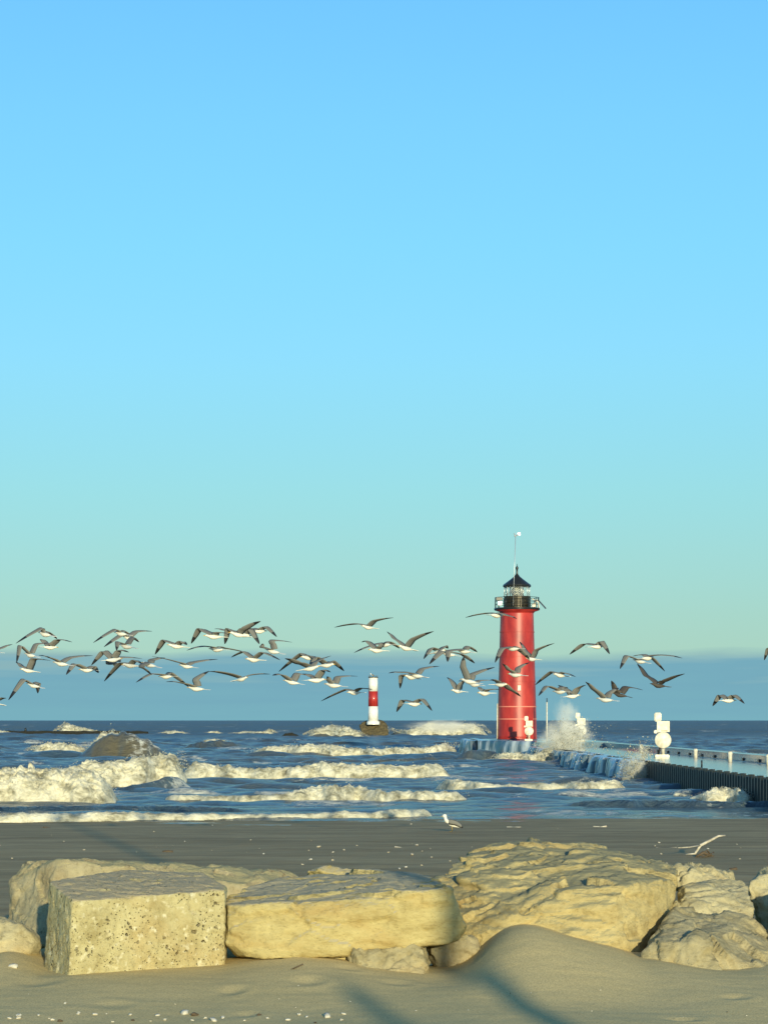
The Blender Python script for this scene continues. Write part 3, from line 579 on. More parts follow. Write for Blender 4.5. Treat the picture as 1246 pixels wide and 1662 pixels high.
for k in range(5):
    a = 2*math.pi*(2*k)/10; b = 2*math.pi*(2*k+1)/10; r_ = 20.1*K; tube_part('diagonal_bar', [(r_*math.cos(a), r_*math.sin(a), zy(967)), (r_*math.cos(b), r_*math.sin(b), zy(952))], .025, galv, lh, 6)
link('lens', lathe('lens', [(.25, zy(968)), (.42, zy(965)), (.48, zy(960)), (.42, zy(955)), (.2, zy(953))], 20), sign_white, lh)
link('roof', lathe('roof', [(22.5*K, zy(952.5)), (23*K, zy(951)), (22.3*K, zy(949)), (12*K, zy(941.5)), (4.5*K, zy(935.5)), (3*K, zy(933))], 20, smooth=False), black_paint, lh)
link('finial', lathe('finial', [(2.6*K, zy(934)), (1.5*K, zy(930)), (1.5*K, zy(925)), (2.4*K, zy(922.5)), (2.2*K, zy(920.5)), (.7*K, zy(919)), (.3*K, zy(915))], 12), black_paint, lh)
for k in range(16):
    a = 2*math.pi*(k+.5)/16; x, y_ = 35.5*K*math.cos(a), 35.5*K*math.sin(a); tube_part('railing_post', [(x, y_, zy(987)), (x, y_, zy(970))], .035, black_paint, lh, 6)
for y in (970, 975.5, 981):
    z = zy(y); r = 35.5*K; link('railing', lathe('railing', [(r-.02, z-.02), (r+.02, z-.02), (r+.02, z+.02), (r-.02, z+.02), (r-.02, z-.02)], 48, cap=False), black_paint, lh)
tube_part('antenna_mast', [((831-838.5)*K, -21.5*K, zy(984)), ((835-838.5)*K, -21.5*K, zy(872))], .032, galv, lh)
t_ = bmesh.new(); add_tube(t_, [((833-838.5)*K, -21.5*K, zy(872)), ((841-838.5)*K, -21.5*K, zy(869))], .07, 6); add_tube(t_, [((833-838.5)*K, -21.5*K, zy(867)), ((835-838.5)*K, -21.5*K, zy(873))], .06, 6); add_box(t_, ((840.5-838.5)*K, -21.5*K, zy(868.5)), (.25, .1, .22)); link('wind_vane', bm_mesh('wind_vane', t_), galv, lh)
box_part('equipment_box', ((810-838.5)*K, -18*K, zy(980)), (.36, .3, .34), galv, lh); box_part('lamp_housing', ((809-838.5)*K, -18*K, zy(973)), (.55, .4, .26), black_paint, lh)
sp_ = box_part('solar_panel', (0, 0, 0), (.95, .85, .06), solar, lh, bev=.005); sp_.location = ((879-838.5)*K, -10*K, zy(982)); sp_.rotation_euler = (0, R(48), 0)
fr = bmesh.new(); add_tube(fr, [((862-838.5)*K, -16*K, zy(973)), ((872-838.5)*K, -16*K, zy(978)), ((873-838.5)*K, -16*K, zy(987))], .06, 6); add_tube(fr, [((863-838.5)*K, -16*K, zy(986)), ((870-838.5)*K, -16*K, zy(974))], .06, 6); link('panel_frame', bm_mesh('panel_frame', fr), sign_white, lh)
box_part('horn_box', ((865-838.5)*K, -17*K, zy(983)), (.35, .3, .32), sign_white, lh)
# window at mid height, pane coloured white to stand for the sun's glint
y = 1117; wr = rad(y)
wd = bmesh.new(); add_box(wd, (0, 0, 0), (.40, .10, .62), bev=.04); wo = link('window', bm_mesh('window', wd), red_paint, lh, (.10, -wr-.02, zy(y))); 
box_part('pane', (0, -.055, 0), (.27, .012, .46), sign_white, wo, bev=.004)
box_part('door', (1.0, -rad(1190)*.83, 1.0), (.8, .2, 1.9), red_paint, lh, R and Matrix.Rotation(R(33), 3, 'Z'), .03)
tube_part('conduit', [(-32.6*K, -.35, zy(1199)), (-32.0*K, -.35, zy(1142))], .055, sign_white, lh)

# ------------------------------------------------------------------ striped beacon on its rocky base
BD = 450.; KB = BD/F; bc0 = Vector(((605.5-CX)*KB, BD, 0)); be = empty('striped_beacon', bc0); tag(be, 'small red and white banded beacon tower on a stub of rock out in the lake', 'beacon')
def zb(y): return EYE+(HY-y)*KB
for nm, y0, y1, r0, r1, m in (('lower_white_band', 1170, 1146.5, 8.3, 7.9, white_paint), ('red_band', 1146.5, 1122, 7.9, 7.7, red_paint), ('upper_white_band', 1122, 1100, 7.7, 7.4, white_paint)):
    link(nm, lathe(nm, [(r0*KB, zb(y0)), (r1*KB, zb(y1))], 32), m, be)
link('top_platform', lathe('top_platform', [(8*KB, zb(1100)), (8*KB, zb(1098.5)), (0, zb(1098.5))], 24, cap=False), bronze, be)
bm = bmesh.new()
for k in range(8):
    a = 2*math.pi*k/8; add_tube(bm, [(7*KB*math.cos(a), 7*KB*math.sin(a), zb(1098.6)), (7*KB*math.cos(a), 7*KB*math.sin(a), zb(1096))], .05, 5)
link('top_railing', bm_mesh('top_railing', bm), bronze, be)
link('plinth', lathe('plinth', [(10.5*KB, zb(1176)), (10.5*KB, zb(1172)), (9*KB, zb(1170)), (0, zb(1170))], 24, cap=False), white_paint, be)

# ------------------------------------------------------------------ rocks: hull of points seen in the photo, voxel remeshed, then weathered
def chip(pts, rr, n, amt):
    """points of the hull after a few flat flakes are knocked off its edges and corners"""
    b = bmesh.new(); vs_ = [b.verts.new(p) for p in pts]; g = bmesh.ops.convex_hull(b, input=vs_)
    loose = [v for v in b.verts if not v.link_faces]; bmesh.ops.delete(b, geom=loose, context='VERTS')
    for _ in range(n):
        d_ = Vector(rr.normal(size=3)); d_.normalize(); h = max(v.co.dot(d_) for v in b.verts)-rr.uniform(.3, 1)*amt
        bmesh.ops.bisect_plane(b, geom=b.verts[:]+b.edges[:]+b.faces[:], plane_co=d_*h, plane_no=d_, clear_outer=True)
    o_ = [v.co.copy() for v in b.verts]; b.free(); return o_
def hull_bm(sets, rr=None, n=0, amt=0):
    bm = bmesh.new()
    for pts in sets:
        if n: pts = chip(pts, rr, n, amt)
        vs_ = [bm.verts.new(p) for p in pts]; r = bmesh.ops.convex_hull(bm, input=vs_)
        bad = [g for g in r['geom_interior'] if isinstance(g, bmesh.types.BMVert)]
        if bad: bmesh.ops.delete(bm, geom=bad, context='VERTS')
        bm.verts.ensure_lookup_table()
    return bm
def rock(sets, mat, voxel=.022, a1=.03, f1=2.2, a2=.012, smooth=3, ledge=0, lf=9, seed=0, kind='rock', groove=0, stretch=(1, 1, 1), chips=16, chip_amt=.05, front=1., fa=.34, fs=.26):
    sets = [[at(*p) if not isinstance(p, Vector) else p for p in s] for s in sets]
    allp = [p for s in sets for p in s]; org = sum(allp, Vector())/len(allp); org.z = min(p.z for p in allp)
    bm = hull_bm([[p-org for p in s] for s in sets], np.random.default_rng(seed+100), chips, chip_amt); me = bpy.data.meshes.new('tmp'); bm.to_mesh(me); bm.free()
    o = bpy.data.objects.new('tmp', me); C.objects.link(o)
    m = o.modifiers.new('r', 'REMESH'); m.mode = 'VOXEL'; m.voxel_size = voxel
    m = o.modifiers.new('s', 'SMOOTH'); m.factor = .5; m.iterations = smooth
    dg = bpy.context.evaluated_depsgraph_get(); ev = o.evaluated_get(dg); me2 = bpy.data.meshes.new_from_object(ev)
    bpy.data.objects.remove(o)
    n = len(me2.vertices); co = np.empty(n*3, np.float32); me2.vertices.foreach_get('co', co); co = co.reshape(-1, 3).astype(float); no = np.empty(n*3, np.float32); me2.vertices.foreach_get('normal', no); no = no.reshape(-1, 3).astype(float)
    q = co+seed*7.7
    st = np.array(stretch); fz = front+(1-front)*np.clip(no[:, 2]*1.5+.1, 0, 1)
    d = a1*fbm(q*f1*st, 3)+.0035*fbm(q*26, 3, g=.7); d += a2*fz*fbm(q*f1*4.5*st, 5, g=.62)-a2*fz*2.2*np.clip(1-5*np.abs(perlin(q*f1*1.6*st+8)), 0, 1)*np.clip(perlin(q*1.5+20)*2+.3, 0, 1)
    wq = q*st+.03*np.stack([perlin(q*6), perlin(q*6+9), perlin(q*6+19)], 1)
    d += fa*(.3+.7*fz)*(.62*facets(wq, fs, seed*3)+.28*facets(wq+3, fs*.36, seed*5+1))
    # broken facets: cells of slightly different tilt
    cell = perlin(np.round(fbm(q*f1*1.3, 2)[:, None]*4)*3.3+seed+np.array([0, .5, .2])); d += a1*.35*cell*fz
    if ledge:
        zq = q[:, 2]*lf+1.2*fbm(q*1.6, 3); saw = zq-np.floor(zq); d += ledge*fz*(np.minimum(saw*5, 1-saw)-.3)*np.clip(.6+fbm(q*2.1+5, 2), 0, 1.3)
    if groove:
        gq = (q[:, 0]*.8+.25*q[:, 2])*lf+1.0*fbm(q*2, 3); d -= groove*np.abs(np.sin(gq))**3
    co = co+no*d[:, None]; me2.vertices.foreach_set('co', co.reshape(-1).astype(np.float32)); me2.polygons.foreach_set('use_smooth', [True]*len(me2.polygons)); me2.update()
    me2.name = kind; me2.materials.clear()
    r = link(kind, me2, mat, None, org)
    return r
RG = 'limestone blocks along the top of the beach'
def R_(*a, lab=None, **k): o = rock(*a, **k); tag(o, lab, 'rock', RG); return o
R_([[(110,1600,17.9),(118,1462,17.9),(366,1444,18.55),(364,1590,18.5),(80,1431,18.6),(70,1600,18.5),(112,1427,19.0),(202,1411,19.6),(323,1414,19.7),(368,1440,19.4),(368,1590,19.5),(80,1590,19.5)]], rk_block, voxel=.018, a1=.008, a2=.004, smooth=2, seed=1, chip_amt=.025, fa=.15, fs=.2, lab='squared pitted yellow block with a drift of sand on its flat top')
R_([[(368,1468,18.5),(494,1464,18.35),(660,1450,18.3),(729,1444,18.35),(758,1504,18.4),(747,1526,18.5),(729,1534,18.4),(657,1539,18.3),(559,1540,18.35),(422,1558,18.35),(386,1553,18.4),(365,1533,18.5),(372,1455,19.3),(422,1432,20.2),(494,1419,20.6),(675,1414,20.7),(706,1428,20.4),(750,1500,19.8),(380,1540,19.8),(700,1525,20)]],
   rk_slab, voxel=.018, a1=.016, a2=.005, smooth=2, seed=2, chip_amt=.045, front=.6, fa=.3, fs=.3, stretch=(.6, 1, 1.5), ledge=.008, lf=14, lab='long flat topped yellow slab resting level in the middle of the row')
R_([[(13,1431,21.2),(37,1401,21.4),(104,1396,20.7),(106,1520,20.6),(236,1400,21.2),(354,1408,21.5),(460,1416,21.8),(485,1420,22),(428,1443,21.0),(12,1500,21),(60,1540,20.5),(250,1520,20.8),(420,1500,21),(480,1480,21.6),(45,1406,22.4),(460,1418,22.6),(30,1500,22.4),(470,1490,22.5)]],
   rk_grey, voxel=.024, a1=.022, a2=.006, smooth=2, fa=.34, fs=.3, seed=3, groove=.012, lf=11, lab='long rock behind the pitted block with a grey furrowed left end')
R_([[(-90,1500,18.8),(-40,1478,19),(0,1487,18.9),(34,1497,18.9),(63,1509,19),(62,1530,18.9),(20,1560,18.7),(-90,1570,18.6),(60,1560,19.3),(-60,1500,19.8),(30,1505,19.6)]], rk_cream, a1=.03, seed=4, lab='low pale rock entering from the left edge beside the pitted block')
R_([[(494,1424,20.9),(500,1410,20.9),(514,1404,21),(548,1405,21.1),(602,1418,21),(600,1425,20.9),(545,1430,20.8),(560,1425,21.4),(505,1425,21.4)]], rk_slab, voxel=.016, a1=.012, a2=.006, seed=5, lab='thin wedge of rock showing behind the flat topped slab')
R_([[(563,1549,18.25),(567,1530,18.4),(684,1530,18.35),(700,1590,18.15),(657,1600,18.1),(590,1590,18.15),(570,1580,18.9),(700,1580,18.9),(690,1535,18.9)]], rk_pale, voxel=.014, a1=.022, f1=4, a2=.01, seed=6, groove=.012, lf=16, lab='pale tapered stone propping up the flat topped slab')
R_([[(688,1530,18.75),(772,1508,18.9),(778,1540,18.9),(765,1575,18.8),(700,1580,18.7),(700,1540,19.4),(775,1540,19.5)]], rk_grey, voxel=.016, a1=.03, f1=4, seed=7, groove=.02, lf=14, lab='dark jumbled stone in the gap between slab and big rock')
R_([[(470,1545,18.55),(560,1538,18.5),(575,1556,18.45),(560,1575,18.4),(480,1575,18.5),(520,1560,19.1)]], rk_slab, voxel=.016, a1=.014, f1=4, seed=8, lab='half buried wedge under the left part of the slab')
R_([[(762,1380,20.8),(816,1356,21.2),(862,1364,21.3),(934,1374,21.3),(980,1379,21.2),(1071,1402,20.8),(1100,1418,20.0),(1096,1440,19.6),(1025,1570,18.85),(1080,1540,19.6),(880,1452,18.95),(1000,1447,18.85),(1080,1420,19.4),(860,1580,18.7),(1000,1590,18.7),(760,1400,20.3),(850,1470,19.0),(870,1590,20.8),(1060,1560,20.8)],
    [(762,1384,20.8),(724,1408,20.3),(707,1435,19.9),(744,1500,19.2),(772,1529,18.95),(785,1580,18.9),(850,1478,18.9),(880,1460,19),(880,1560,18.8),(850,1400,20.8),(760,1580,20)],
    [(760,1396,19.9),(870,1410,19.6),(880,1440,19.3),(800,1440,19.3),(735,1425,19.7),(860,1460,19.6),(780,1480,19.8)]],
   rk_big, voxel=.02, a1=.03, a2=.006, smooth=2, seed=9, fa=.42, fs=.36, ledge=.035, lf=8, stretch=(.5, 1.3, 2.0), front=.12, chips=14, chip_amt=.07, lab='largest rock with a craggy sloping top right of centre')
R_([[(1090,1414,20.7),(1106,1398,20.8),(1122,1396,20.8),(1138,1403,20.8),(1154,1401,20.9),(1180,1413,20.9),(1196,1428,21),(1185,1440,20.6),(1095,1440,20.5),(1110,1440,21.5),(1185,1440,21.5)]], rk_cream, voxel=.015, a1=.035, f1=3.5, a2=.006, smooth=2, fa=.42, fs=.22, chips=20, chip_amt=.05, seed=10, lab='lumpy cream stone topmost of the right hand pile')
R_([[(1100,1431,20.3),(1136,1427,20.4),(1198,1431,20.4),(1212,1442,20.1),(1218,1452,19.9),(1227,1478,19.7),(1221,1500,19.6),(1095,1440,19.9),(1092,1480,19.5),(1110,1520,19.4),(1220,1520,19.6),(1200,1520,20.6),(1105,1500,20.6)]], rk_cream, voxel=.017, a1=.025, f1=2.5, a2=.006, smooth=2, fa=.42, fs=.26, seed=11, ledge=.02, lf=10, chips=20, chip_amt=.08, lab='middle stone of the right hand pile with bright lower lumps')
R_([[(1062,1508,18.7),(1086,1477,19.2),(1110,1474,19.4),(1200,1480,19.5),(1222,1487,19.4),(1248,1520,19.0),(1300,1560,18.7),(1290,1590,18.3),(1183,1592,17.95),(1140,1590,18.0),(1128,1562,18.05),(1044,1575,18.4),(1041,1527,18.5),(1130,1530,18.25),(1300,1600,19.2),(1080,1590,19.4)]], rk_pale, voxel=.018, a1=.02, f1=1.8, a2=.006, smooth=2, fa=.42, fs=.36, seed=12, groove=.012, lf=7, chips=26, chip_amt=.10, stretch=(1.4, 1, .7), lab='broad pale boulder lowest of the right hand pile')
R_([[(1210,1418,20.5),(1228,1404,20.6),(1260,1398,20.7),(1330,1400,20.8),(1350,1500,20.3),(1212,1443,20.4),(1235,1520,20.3),(1340,1540,20.2),(1240,1500,21.5),(1340,1420,21.6)]], rk_cream, voxel=.02, a1=.04, seed=13, lab='rounded rock at the right edge, its lower half in shade')
R_([[(1262,1450,19.2),(1330,1420,19.3),(1420,1460,19.3),(1430,1580,18.9),(1252,1575,18.8),(1240,1540,19.2),(1300,1560,20.0),(1420,1500,20)]], rk_pale, voxel=.024, a1=.04, seed=14, lab='rock mostly outside the right edge beside the broad pale boulder')
o = R_([[(588,1172,452),(600,1169,452),(622,1170,452),(630,1178,451),(629,1190,448),(622,1199,446),(600,1200,446),(586,1192,448),(584,1178,451),(600,1171,456),(625,1175,456),(610,1200,457)]], rk_wet, voxel=.14, a1=.35, f1=.6, a2=.12, seed=15, lab='rough brown stub of rock and concrete under the striped beacon'); o['group'] = 'dark stones out in the lake'; o.name = 'beacon_base'; tag(o, cat='rock base')
o = R_([[(455,1196,440),(462,1190,440),(475,1189,440),(482,1192,440),(490,1197,440),(470,1192,444)]], rk_black, voxel=.08, a1=.12, f1=1, a2=.04, seed=16, lab='dark reef stones breaking the surface left of the beacon'); o['group'] = 'dark stones out in the lake'
# far breakwater
bw = empty('breakwater', (-60, 490, 0)); tag(bw, 'low dark breakwater line far out at the left', 'breakwater')
nn = 140; V = []; Fc = []
xs = np.linspace(-105, -51, nn); hz_ = .85+.12*fbm(np.stack([xs*.5, xs*0, xs*0], -1), 3)-.1*sstep((xs+56)/5)
for x, h in zip(xs, hz_): V += [(x+60, -1.2, -.6), (x+60, -.8, h), (x+60, 1.2, h+.05), (x+60, 1.6, -.6)]
for i in range(nn-1):
    for k in range(3): Fc.append((i*4+k, i*4+4+k, i*4+5+k, i*4+1+k))
link('wall', mesh('wall', V, Fc, False), rk_black, bw); tube_part('marker', [((42-CX)/F*490+60, 0, .7), ((42-CX)/F*490+60, 0, 1.5)], .25, black_paint, bw)

# ------------------------------------------------------------------ gulls
gw = material('gull_white', (.80, .77, .68), .7); gg = material('gull_grey', (.17, .165, .15), .8); gdk = material('gull_black', (.02, .02, .022), .6); gy_ = material('beak_yellow', (.6, .38, .06), .5)
gbr = material('gull_brown', (.07, .06, .05), .7); gug = material('gull_underwing', (.42, .38, .31), .7)
def body_mesh(c, Lb, dark):
    """lofted body with head; c = heading, origin at the shoulders"""
    c = c.normalized(); u = c.cross(Vector((0, 0, 1))).normalized(); v = u.cross(c)
    pr = [(-.46, .004, 0), (-.38, .018, .0), (-.25, .038, -.004), (-.08, .058, -.012), (.08, .062, -.014), (.2, .05, -.006), (.29, .036, .004), (.35, .034, .012), (.40, .03, .014), (.44, .016, .01), (.455, .006, .006)]
    V = []; n = 10
    for t, r, dz in pr:
        for k in range(n):
            a = 2*math.pi*k/n; V.append(c*t*Lb+u*math.cos(a)*r*.9+v*(math.sin(a)*r*.78+dz))
    Fc = [(j*n+k, j*n+(k+1) % n, (j+1)*n+(k+1) % n, (j+1)*n+k) for j in range(len(pr)-1) for k in range(n)]+[tuple(range(n))[::-1], tuple((len(pr)-1)*n+k for k in range(n))]
    return mesh('body', V, Fc)
def catmull(P, n):
    P = [P[0]*2-P[1]]+P+[P[-1]*2-P[-2]]; o_ = []
    for i in range(1, len(P)-2):
        for k in range(n):
            t = k/n; o_.append(.5*((2*P[i])+(P[i+1]-P[i-1])*t+(2*P[i-1]-5*P[i]+4*P[i+1]-P[i+2])*t*t+(3*P[i]-P[i-1]-3*P[i+1]+P[i+2])*t**3))
    return o_+[P[-2]]
def wing_mesh(pts, c, dark, s=1.0):
    P = catmull(pts, 5); m = len(P)-1; V = []; mi = []
    for i, p in enumerate(P):
        t = i/m; ch = s*np.interp(t, [0, .25, .5, .75, .92, 1], [.20, .20, .18, .13, .07, .016]); sw = np.interp(t, [0, .5, 1], [0, .03, -.03])
        tg = (P[min(i+1, m)]-P[max(i-1, 0)]).normalized(); cc = (c-tg*c.dot(tg)); cc = cc.normalized() if cc.length > .2 else c
        nrm = tg.cross(cc).normalized(); th = ch*.06+.006*(1-t)+.003
        for a, b in ((.5, 0), (.3, .9), (-.1, 1), (-.5, .1), (-.1, -.2), (.3, -.5)): V.append(p+cc*(a*ch+sw)+nrm*b*th)
    n = 6; Fc = []
    for i in range(m):
        for k in range(n): Fc.append((i*n+k, i*n+(k+1) % n, (i+1)*n+(k+1) % n, (i+1)*n+k)); mi.append(1 if (i/m > .78) else 0)
    Fc += [tuple(range(n))[::-1], tuple(m*n+k for k in range(n))]; mi += [0, 1]
    return mesh('wing', V, Fc, True, mi)
def gull(tl, wl_, b, wr_, tr, lab, dark=0, D=None, head=-1):
    D = D or rng.uniform(45, 56)
    away = rng.choice([-1, 1], p=[.35, .65])*rng.uniform(.35, .75); hx = head*math.sqrt(1-away**2); c = Vector((hx, away, rng.uniform(-.05, .22))).normalized()
    perp = Vector((-c.y, c.x, 0)).normalized()
    if perp.x < 0: perp = -perp
    slope = max(-1.0, min(1.0, perp.y/max(perp.x, .35)))
    B = at(*b, D); root = empty('gull', B); tag(root, lab, 'gull', 'gulls flying over the surf')
    def q(p):                                     # a point of the wing, pushed in depth as the wing runs out from the body
        d_ = D+(p[0]-b[0])/F*D*slope*.6; return at(*p, d_)-B
    s = .9 if D < 50 else 1.0
    sh = .04; up = Vector((0, 0, .03))
    bm_ = body_mesh(c, .42, dark); link('body', bm_, gbr if dark else gw, root, Vector((0, 0, -.012)))
    for tip, wr in ((tl, wl_), (tr, wr_)):
        T, W = q(tip), q(wr); r0 = Vector((math.copysign(.03, W.x), 0, .03)); link('wing', wing_mesh([r0, (r0+W)*.5+Vector((0, 0, .01)), W, (W+T)*.5+Vector((0, 0, .012)), T], c, dark, s), [gbr if dark else gg, gdk], root)
    u = c.cross(Vector((0, 0, 1))).normalized(); t0 = -c*.16; t1 = -c*.30
    V = [t0+u*.022+Vector((0, 0, .006)), t0-u*.022+Vector((0, 0, .006)), t1-u*.06, t1+u*.06, t0+u*.022-Vector((0, 0, .006)), t0-u*.022-Vector((0, 0, .006)), t1-u*.06-Vector((0, 0, .006)), t1+u*.06-Vector((0, 0, .006))]
    link('tail', mesh('tail', V, [(0, 1, 2, 3), (7, 6, 5, 4), (0, 3, 7, 4), (1, 5, 6, 2), (3, 2, 6, 7), (0, 4, 5, 1)], False), gbr if dark else gw, root, Vector((0, 0, -.012)))
    hb = c*.19; V = [hb+u*.011+Vector((0, 0, .012)), hb-u*.011+Vector((0, 0, .012)), hb+Vector((0, 0, -.012)), hb+c*.052+Vector((0, 0, -.006))]
    link('beak', mesh('beak', V, [(0, 1, 3), (1, 2, 3), (2, 0, 3), (0, 2, 1)], False), gdk if dark else gy_, root)
RG_ = {1: (0, 980, 4.792), 2: (220, 980, 4.792), 3: (420, 980, 4.153), 4: (680, 980, 4.792), 5: (860, 1020, 3.228)}
BIRDS = [
(1,(120,305),(330,192),(355,232),(410,240),(440,275),'gull with a long arched wing at the top of the far left cluster'),
(1,(-170,330),(-90,300),(-40,372),(20,345),(95,315),'gull cut by the left edge with one wing raised into view'),
(1,(320,275),(345,300),(390,335),(450,280),(568,298),'pale bellied gull right of the far left cluster, wings nearly level'),
(1,(125,458),(165,328),(240,395),(290,318),(370,310),'gull with its left wing hanging straight down in the far left cluster'),
(1,(120,452),(180,488),(222,515),(275,432),(390,440),'white bodied gull lowest in the far left cluster, one wing raised'),
(1,(300,400),(390,415),(480,462),(560,420),(718,402),'gull gliding on flat wings just right of the far left cluster'),
(1,(510,548),(590,470),(680,512),(735,490),(760,540),'small gull with drooping dark tips between the two left clusters'),
(1,(62,745),(190,595),(265,632),(305,620),(288,695),'lone gull with steeply arched wings low at the far left'),
(1,(-160,720),(-100,740),(-60,762),(-15,748),(42,730),'gull mostly outside the left edge, only a dark wing tip showing'),
(1,(722,300),(900,203),(945,228),(975,215),(1010,250),'highest gull of the second cluster with a long arched left wing'),
(1,(805,332),(960,240),(1005,262),(1070,218),(1180,213),'gull with an upturned right wing tip in the second cluster'),
(1,(900,362),(925,300),(985,325),(1040,265),(1075,300),'hunched gull with pale tan wings in the middle of the second cluster'),
(1,(722,480),(800,370),(880,430),(920,365),(1010,375),'dark winged gull at the left of the second cluster'),
(1,(820,430),(850,470),(905,462),(930,420),(1100,425),'gull low in the second cluster with a level right wing'),
(1,(805,600),(940,470),(1015,475),(1060,440),(1100,470),'gull under the second cluster with a broad drooping left wing'),
(1,(1175,555),(1110,490),(1165,470),(1190,440),(1280,418),'white bodied gull right of the second cluster, near wing pointing down'),
(2,(0,610),(130,545),(240,562),(280,540),(410,650),'gull in a wide shallow arch left of the centre cluster'),
(2,(145,390),(230,290),(320,325),(370,295),(392,322),'gull alone above the cloud line with a black drooping left tip'),
(2,(425,305),(510,200),(610,250),(640,225),(705,230),'gull with sharply bent left wing at the top left of the centre group'),
(2,(685,310),(730,205),(800,235),(860,195),(965,130),'gull with its right wing raised highest in the centre group'),
(2,(610,195),(700,205),(850,238),(905,200),(955,315),'gull with a straight left wing and a hanging right wing in the centre group'),
(2,(880,240),(900,192),(960,210),(1010,182),(1105,255),'gull at the top right of the centre group, wings bowed down'),
(2,(395,360),(530,330),(635,350),(700,345),(870,385),'gull seen edge on with long thin wings below the centre group'),
(2,(738,415),(850,375),(920,430),(1000,378),(1118,438),'gull with dark head left of the white bodied one, wings bowed'),
(2,(980,310),(992,340),(1070,365),(1070,290),(1210,298),'white bodied gull with right wing bent flat at the right of the centre group'),
(2,(125,408),(330,450),(400,482),(470,455),(635,430),'gull coming head on with wings in a wide shallow V'),
(2,(235,605),(360,612),(475,655),(480,590),(565,520),'bright white gull low in the centre, right wing raised'),
(2,(570,525),(680,540),(822,582),(900,552),(1050,545),'gull gliding low on flat outstretched wings in the centre'),
(3,(505,158),(650,138),(737,155),(790,115),(902,92),'lone gull gliding high above the striped beacon'),
(3,(688,258),(740,255),(795,310),(825,290),(845,262),'gull with folded black tipped left wing above the striped beacon'),
(3,(638,328),(770,280),(850,272),(890,260),(943,303),'gull with long lowered left wing above and left of the beacon'),
(3,(858,188),(920,235),(992,295),(1050,240),(1172,182),'gull holding both wings in a wide open V right of the beacon'),
(3,(870,465),(960,462),(1065,480),(1110,440),(1210,420),'level winged gull just right of the top of the striped beacon'),
(3,(945,570),(965,490),(1025,492),(1060,482),(1130,500),'gull with one black tipped wing hanging right of the beacon'),
(3,(935,730),(965,650),(1045,672),(1095,645),(1172,720),'dark gull with M shaped wings low right of the beacon'),
(3,(415,655),(590,580),(645,595),(700,568),(760,580),'gull passing just left of the red band of the beacon'),
(3,(130,455),(290,342),(335,360),(380,360),(420,378),'gull with long sloping left wing left of the beacon cluster'),
(3,(182,365),(255,400),(345,432),(380,390),(490,350),'gull with slanting wings in the middle of the cluster left of the beacon'),
(3,(350,420),(375,365),(455,410),(490,390),(580,450),'gull at the right of the cluster left of the beacon, wings bowed down'),
(3,(88,480),(160,478),(225,525),(270,475),(350,490),'gull in front at the left of the cluster left of the beacon'),
(3,(300,470),(350,490),(385,510),(425,450),(490,460),'cream bodied gull in the heart of the cluster left of the beacon'),
(3,(455,490),(480,515),(505,545),(545,495),(660,488),'gull lowest right of the cluster left of the beacon, level right wing'),
(4,(42,430),(85,350),(150,370),(195,330),(230,345),'gull with curled black tipped left wing left of the red lighthouse'),
(4,(72,465),(180,375),(230,388),(350,400),(425,465),'gull with both long wings sloping down left of the red lighthouse'),
(4,(212,450),(235,370),(350,365),(390,335),(445,378),'white bellied gull over its neighbours left of the red lighthouse'),
(4,(335,415),(350,490),(390,598),(430,550),(580,490),'large cream gull with one wing straight up beside the red tower'),
(4,(212,572),(265,610),(300,675),(325,630),(345,600),'gull with raised wings below left of the large cream gull'),
(4,(300,600),(360,605),(430,625),(470,600),(590,598),'gull with a dark head flying level under the large cream gull'),
(4,(450,650),(480,660),(510,690),(540,668),(640,668),'small gull low beside the left edge of the red tower'),
(4,(365,108),(510,72),(600,85),(690,95),(765,118),'gull gliding across just under the lighthouse gallery'),
(4,(582,455),(650,350),(730,345),(790,360),(850,435),'gull with arched wings crossing the middle of the red tower'),
(4,(775,295),(830,365),(875,425),(920,360),(1045,305),'gull with raised wings at the right edge of the red tower'),
(4,(640,465),(700,510),(750,548),(780,500),(850,455),'gull with V wings in front of the red tower above its bright pane'),
(4,(560,590),(590,600),(630,625),(700,665),(795,720),'gull crossing the red tower with its wing slanting down right'),
(4,(895,630),(1030,535),(1095,552),(1130,535),(1210,568),'gull with a gently arched wing just right of the red tower'),
(4,(920,715),(1000,640),(1095,680),(1110,650),(1150,655),'gull with a bent dark wing low beside the red tower at its right'),
(5,(150,295),(195,330),(220,352),(245,315),(295,297),'gull with raised wings above the white pole'),
(5,(285,280),(335,315),(395,370),(420,340),(460,310),'gull with lifted wings left of the dark brown one'),
(5,(420,275),(450,320),(470,345),(510,310),(585,322),'dark brown young gull right of the lighthouse with level right wing',1),
(5,(555,185),(610,245),(672,295),(710,275),(805,235),'dark brown young gull in a wide V above the tall warning stand',1),
(5,(465,210),(510,145),(575,170),(640,155),(700,225),'gull with a black tipped drooping left wing above the dark brown ones'),
(5,(540,145),(590,137),(612,152),(700,142),(798,155),'gull gliding flat winged behind another above the dark brown ones'),
(5,(210,138),(275,82),(350,92),(370,72),(420,132),'lone gull with bowed wings high right of the lighthouse'),
(5,(960,408),(990,350),(1035,375),(1065,352),(1125,392),'lone small gull farthest right over the lake'),
(5,(1220,165),(1250,110),(1300,118),(1330,105),(1360,150),'gull cut by the right edge with only its left wing in view'),
]
for r_ in BIRDS:
    x0, y0, s = RG_[r_[0]]; pp = [(x0+p[0]/s, y0+p[1]/s) for p in r_[1:6]]
    gull(*pp, r_[6], dark=len(r_) > 7, head=1 if rng.random() < .25 else -1)

